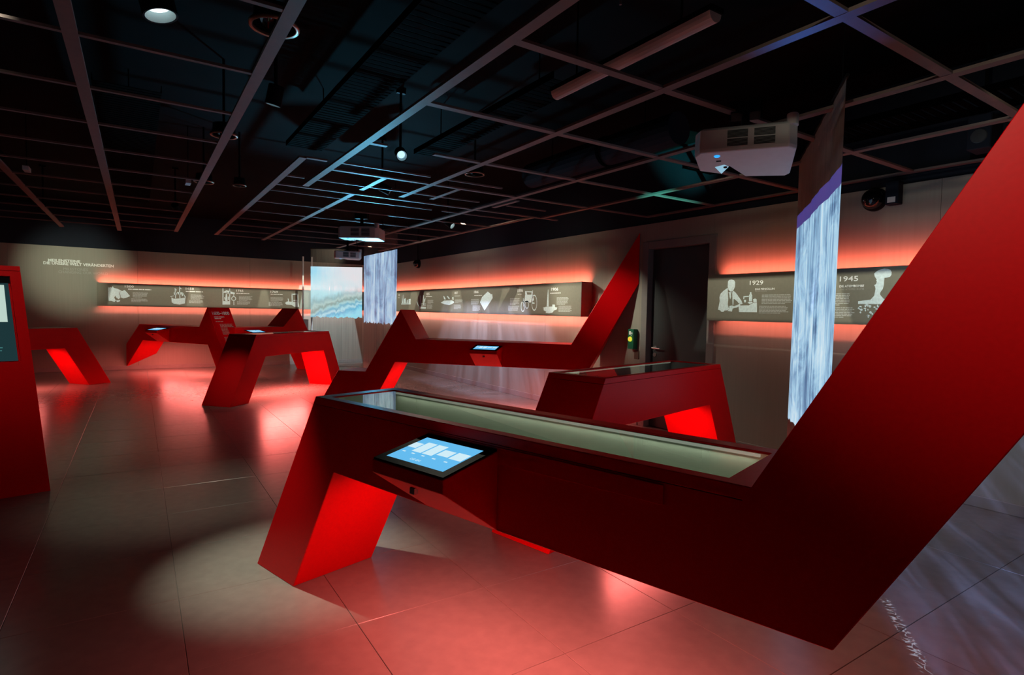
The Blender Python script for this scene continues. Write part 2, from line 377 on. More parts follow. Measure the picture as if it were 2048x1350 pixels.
floor = boxobj('floor', (XL-.3, XW+.3, YB-.3, YW+.3, -0.12, -0.004), M['joint']); tag(floor, kind='structure')
TP, TX, TY = 0.6535, 0.150, 1.778
tile_bm = None; rest = MB(); ntile = 0; cand = []
for i in range(-10, 9):
    for j in range(-7, 21):
        x0 = TX + i*TP; y0 = TY + j*TP; x1 = x0 + TP; y1 = y0 + TP
        x0c, x1c, y0c, y1c = max(x0, XL), min(x1, XW), max(y0, YB), min(y1, YW)
        if x1c - x0c < .02 or y1c - y0c < .02: continue
        ps = [pix((a, b, 0)) for a in (x0c, x1c) for b in (y0c, y1c)]
        vis = any(p and -60 < p[0] < 2108 and p[1] < 1420 for p in ps)
        full = (x1c - x0c > TP - 1e-3) and (y1c - y0c > TP - 1e-3)
        cand.append((vis, (x0c+x1c)**2/4 + (y0c+y1c)**2/4, x0c, x1c, y0c, y1c, full))
cand.sort(key=lambda c: (not c[0], c[1]))
g = 0.0008; tmesh = None
for n, (vis, d, x0, x1, y0, y1, full) in enumerate(cand):
    if vis and n < 296:
        ww, hh = x1 - x0, y1 - y0
        if full and tmesh:
            o = bpy.data.objects.new('floor_tile', tmesh); C.objects.link(o); o.parent = floor
        else:
            e = 0.0015; a, b_ = ww/2 - g, hh/2 - g
            v = [(-a,-b_,-.012),(a,-b_,-.012),(a,b_,-.012),(-a,b_,-.012),(-a,-b_,-e),(a,-b_,-e),(a,b_,-e),(-a,b_,-e),
                 (-a+e,-b_+e,0),(a-e,-b_+e,0),(a-e,b_-e,0),(-a+e,b_-e,0)]
            f = [(0,1,5,4),(1,2,6,5),(2,3,7,6),(3,0,4,7),(4,5,9,8),(5,6,10,9),(6,7,11,10),(7,4,8,11),(8,9,10,11)]
            o = link_mesh('floor_tile', v, f, M['tile'], floor)
            if full: tmesh = o.data
        o.location = ((x0+x1)/2, (y0+y1)/2, random.uniform(-0.0004, 0.0))
    else:
        rest.box(x0+g, x1-g, y0+g, y1-g, -.012, -0.0002)
if rest.v: tag(rest.build('tile_field', M['tile'], floor), kind='stuff')

ceiling = boxobj('ceiling', (XL-.3, XW+.3, YB-.3, YW+.3, ZC, ZC+.1), M['black']); tag(ceiling, kind='structure')
def abar(x, y0, y1, wd=0.058): boxobj('grid_bar', (x-wd/2, x+wd/2, y0, y1, ZG, ZG+.016), M['bar'], ceiling)
def bbar(y, x0, x1, wd=0.045): boxobj('grid_bar', (x0, x1, y-wd/2, y+wd/2, ZG+.0015, ZG+.015), M['bar'], ceiling)
for x, y0, y1 in ((-2.5,1,10.9),(-1.74,1,10.9),(-.985,.2,11.4),(-.24,.2,11.3),(.525,-.5,10.8),(1.378,-1,5.84),(1.103,4.75,10.8),(1.875,5.92,11.04),
                  (2.335,-1.5,5.76),(3.31,-1.5,11.4),(4.29,-1.5,5.93),(4.17,5.94,11.4),(5.235,-1.5,5.03)):
    abar(x, y0, y1)
for x, y0, y1 in ((1.88,5.02,5.67),(2.64,5.03,5.66),(3.42,5.16,5.66)): abar(x, y0, y1, .05)
for k, y in enumerate((1.72, 2.475, 3.226, 3.977, 4.73, 5.48, 6.23, 6.98, 7.72, 8.47, 9.2, 9.95, 10.7)):
    bbar(y, -2.5 if k > 2 else -1.7, .525, .026)
for y, x0, x1, wd in ((.26,1.4,5.25,.05),(1.22,1.38,5.25,.052),(2.15,1.38,5.25,.05),(3.075,1.38,5.25,.05),(4.044,1.9,5.25,.045),(4.05,1.38,1.53,.045),(5.015,1.38,5.25,.042),(5.93,1.1,4.55,.04),
                      (4.74,1.4,2.2,.022),(4.745,2.36,2.96,.022),(5.5,1.4,3.14,.022),(5.48,3.48,4.03,.02),(4.75,1.13,1.29,.04),(5.5,1.13,1.29,.03),
                      (6.265,1.13,2.93,.024),(6.27,3.06,4.1,.024),(7.01,1.13,4.15,.024),(7.78,1.13,4.15,.024),(8.53,1.13,4.15,.024),(9.28,1.13,4.15,.024),(10.03,1.13,4.15,.024),(10.78,1.13,4.15,.024)):
    bbar(y, x0, x1, wd)

# right wall: cladding panels with the door opening, dark band above
wall_right = boxobj('wall_right', (XW+.02, XW+.3, YB-.3, YW+.3, ZP, ZC+.1), M['navy']); tag(wall_right, kind='structure')
DY0, DY1, DZ = 4.06, 5.045, 2.235
seams = [-2.5, -.2, 1.95, DY0, DY1, 7.11, 9.2, 11.3, 13.4, YW]
for a, b_ in zip(seams, seams[1:]):
    if a == DY0: boxobj('wall_panel', (XW, XW+.3, a+.0, b_, DZ, ZP), M['wall'], wall_right)
    else: boxobj('wall_panel', (XW, XW+.3, a+.0015, b_-.0015, 0, ZP), M['wall'], wall_right)
wall_left = boxobj('wall_left', (XL-.3, XW+.3, YW+.02, YW+.3, ZP+.02, ZC+.1), M['navy']); tag(wall_left, kind='structure')
seams = [XL, -4.2, -2.1, 0.0, 2.2, 4.36, XW]
for a, b_ in zip(seams, seams[1:]):
    boxobj('wall_panel', (a+.0015, b_-.0015, YW, YW+.3, 0, ZP+.02), M['wall'], wall_left)
tag(boxobj('wall_back', (XL-.3, XW+.3, YB-.3, YB, -.1, ZC+.1), M['wall']), kind='structure')
tag(boxobj('wall_side', (XL-.3, XL, YB, YW, -.1, ZC+.1), M['wall']), kind='structure')
for a, b_ in ((YB, DY0-.07), (DY1+.07, YW)):
    o = boxobj('baseboard_right', (XW-.014, XW, a, b_, 0, .085), M['base'], bevel=.003); tag(o, kind='structure')
o = boxobj('baseboard_left', (XL, XW-.014, YW-.014, YW, 0, .085), M['base'], bevel=.003); tag(o, kind='structure')

# door
door = boxobj('door_1', (XW+.075, XW+.115, DY0+.05, DY1-.05, 0.008, DZ-.045), M['door'], bevel=.002); tag(door, kind='structure')
fr = MB().box(XW-.012, XW+.14, DY0-.05, DY0+.045, 0, DZ+.05).box(XW-.012, XW+.14, DY1-.045, DY1+.05, 0, DZ+.05).box(XW-.012, XW+.14, DY0+.045, DY1-.045, DZ-.04, DZ+.05)
fr.build('door_frame', M['frame'], door, bevel=.002)
boxobj('door_reveal', (XW+.14, XW+.3, DY0, DY1, 0, DZ), M['black'], door)
hb = MB().lathe((XW+.075, DY1-.12, .985), (-1,0,0), [(0,0),(.026,0),(.026,.009),(0,.009)], 18).rod((XW+.07, DY1-.12, .985), (XW+.02, DY1-.12, .985), .009).rod((XW+.022, DY1-.115, .985), (XW+.022, DY1-.245, .985), .009)
hb.build('door_handle', M['steel'], door, smooth=False)
MB().lathe((XW+.075, DY1-.12, .90), (-1,0,0), [(0,0),(.026,0),(.026,.009),(0,.009)], 18).build('lock_plate', M['steel'], door)

# ------------------------------------------------------------------ wall lettering
WL = lambda s0, z0: (lambda a, h: (s0 + a, YW - .0025, z0 + h))
wl = empty('wall_lettering', (0, 0, 0)); tag(wl, 'white exhibition title lettering at the left end of the far grey wall', 'lettering')
textmesh('title_line', 'MEILENSTEINE', (.512, .056), WL(-1.4877, 2.2096), M['print2'], wl, bold=.028)
textmesh('title_line', 'DIE UNSERE WELT VERÄNDERTEN', (1.143, .070), WL(-1.5611, 2.1503), M['print2'], wl, bold=.028)
textmesh('subtitle_line', 'MILESTONES', (.395, .051), WL(-1.2478, 2.0512), M['print3'], wl)
textmesh('subtitle_line', 'CHANGING OUR WORLD', (.812, .051), WL(-1.329, 1.9880), M['print3'], wl)

